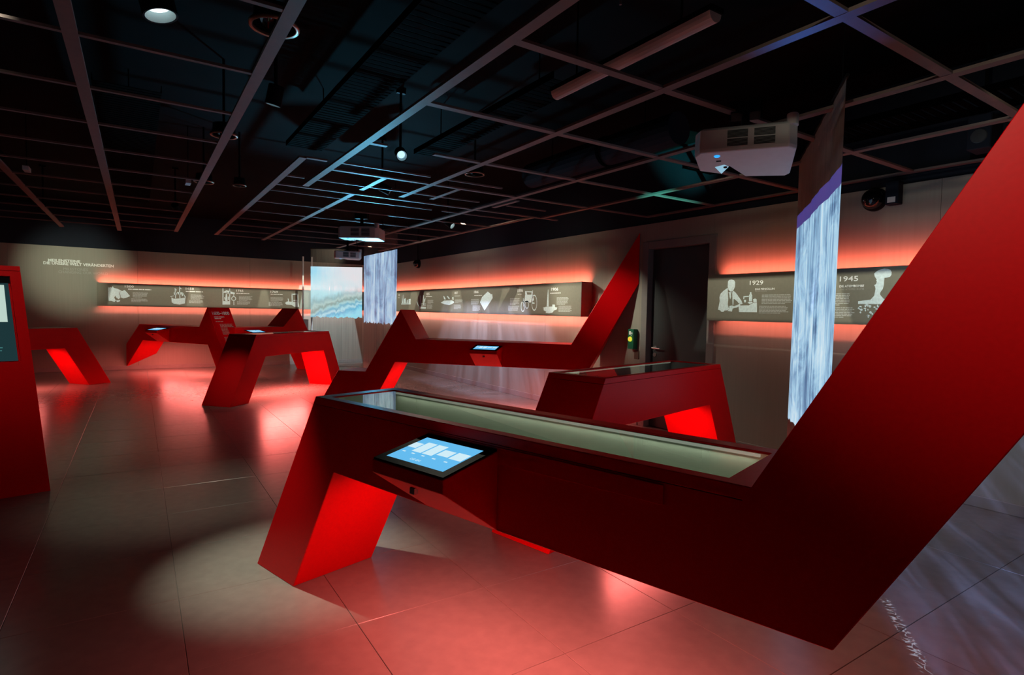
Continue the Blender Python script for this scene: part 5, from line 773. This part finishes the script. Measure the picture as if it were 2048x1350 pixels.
def domecam(y, z, label, r=.085, stalk=False):
    o = empty('dome_camera', (XW, y, z)); tag(o, label, 'camera')
    MB().lathe((0,0,0), (-1,0,0), [(0,.001),(r*1.15,.001),(r*1.15,.03),(r,.05),(0,.05)], 24).build('mounting_ring', M['plastic'], o)
    pr = [(r*math.cos(a), .05 + r*math.sin(a)) for a in [R(i*10) for i in range(10)]]
    MB().lathe((0,0,0), (-1,0,0), pr, 24).build('dome', M['gloss'], o, smooth=True)
    if stalk: MB().rod((-.03,0,r), (-.03,0,ZC-z), .01).build('conduit', M['plastic'], o)
domecam(2.43, 2.41, 'glossy black dome camera on the wall beside the nearest projection screen')
domecam(11.9, 2.42, 'small black dome camera on the right wall beside the distant hanging screen', .085, True)
ws = empty('wall_speaker', (XW, 2.27, 2.43)); tag(ws, 'small dark box with a pale label right of the dome camera', 'wall speaker')
MB().box(-.085, -.001, -.05, .05, -.09, .10).build('speaker_box', M['navy'], ws, bevel=.006)
MB().box(-.0872, -.0853, -.03, .03, -.075, -.03).build('label_plate', M['white'], ws)

eb = empty('emergency_button', (XW, 5.20, 1.08)); tag(eb, 'green emergency door release box with a lit yellow button left of the door', 'emergency button')
MB().box(-.075, -.001, -.05, .05, -.125, .125).build('button_box', M['green'], eb, bevel=.004)
MB().lathe((-.0752, .005, .0), (-1,0,0), [(0,0),(.032,0),(.030,.012),(.018,.014)], 22).build('button_ring', M['yellow'], eb)
MB().lathe((-.0752, .005, .0), (-1,0,0), [(.018,.0135),(.014,.016),(0,.017)], 22).build('button_core', M['orange'], eb)
mb = MB(); mb.add([(-.0757,.03,.055),(-.0757,.03,.10),(-.0757,-.005,.10),(-.0757,-.005,.055)], [(0,1,2,3)]).add([(-.0757,-.012,.06),(-.0757,-.012,.085),(-.0757,-.03,.085),(-.0757,-.03,.06)], [(0,1,2,3)])
mb.add([(-.0757,.0,.05),(-.0757,-.022,.05),(-.0757,-.011,.035)], [(0,1,2)])
mb.build('exit_symbol', M['print2'], eb)
wo = empty('wall_outlet', (XW, 5.155, .885)); tag(wo, 'small brown plate below the green emergency box', 'wall plate')
MB().box(-.012, -.001, -.04, .04, -.055, .055).build('plate', mat('brown_plate', (0.10,0.055,0.04), .5, var=.05), wo, bevel=.003)

# slim posts and the tube of the far corner
def post(x, y, r, z1, label, ball=False):
    o = empty('slim_post', (x, y, 0)); tag(o, label, 'post')
    MB().rod((0,0,.01), (0,0,z1), r, 12).build('post_tube', M['white'], o); MB().lathe((0,0,0), (0,0,1), [(0,0),(.07,0),(.07,.008),(r,.012)], 16).build('foot_plate', M['white'], o)
    if ball: MB().lathe((0,-.01,2.16), (0,0,1), [(.001,-.05),(.03,-.042),(.05,0),(.03,.042),(.001,.05)], 16).build('ball_knob', M['white'], o, smooth=True)
post(3.20, 13.75, .018, 2.57, 'slim pale post left of the far seascape screen, left one')
post(3.40, 13.75, .018, 2.57, 'slim pale post with a white ball beside the far seascape screen', True)
pl = empty('lit_plinth', (3.26, 13.95, 0)); tag(pl, 'slim white plinth standing behind the red peak at the far wall', 'plinth')
MB().box(-.09, .09, -.09, .09, .0, 1.10).build('plinth_body', M['white'], pl, bevel=.003); MB().box(-.1, .1, -.1, .1, 1.1005, 1.115).build('plinth_cap', M['white'], pl, bevel=.002)
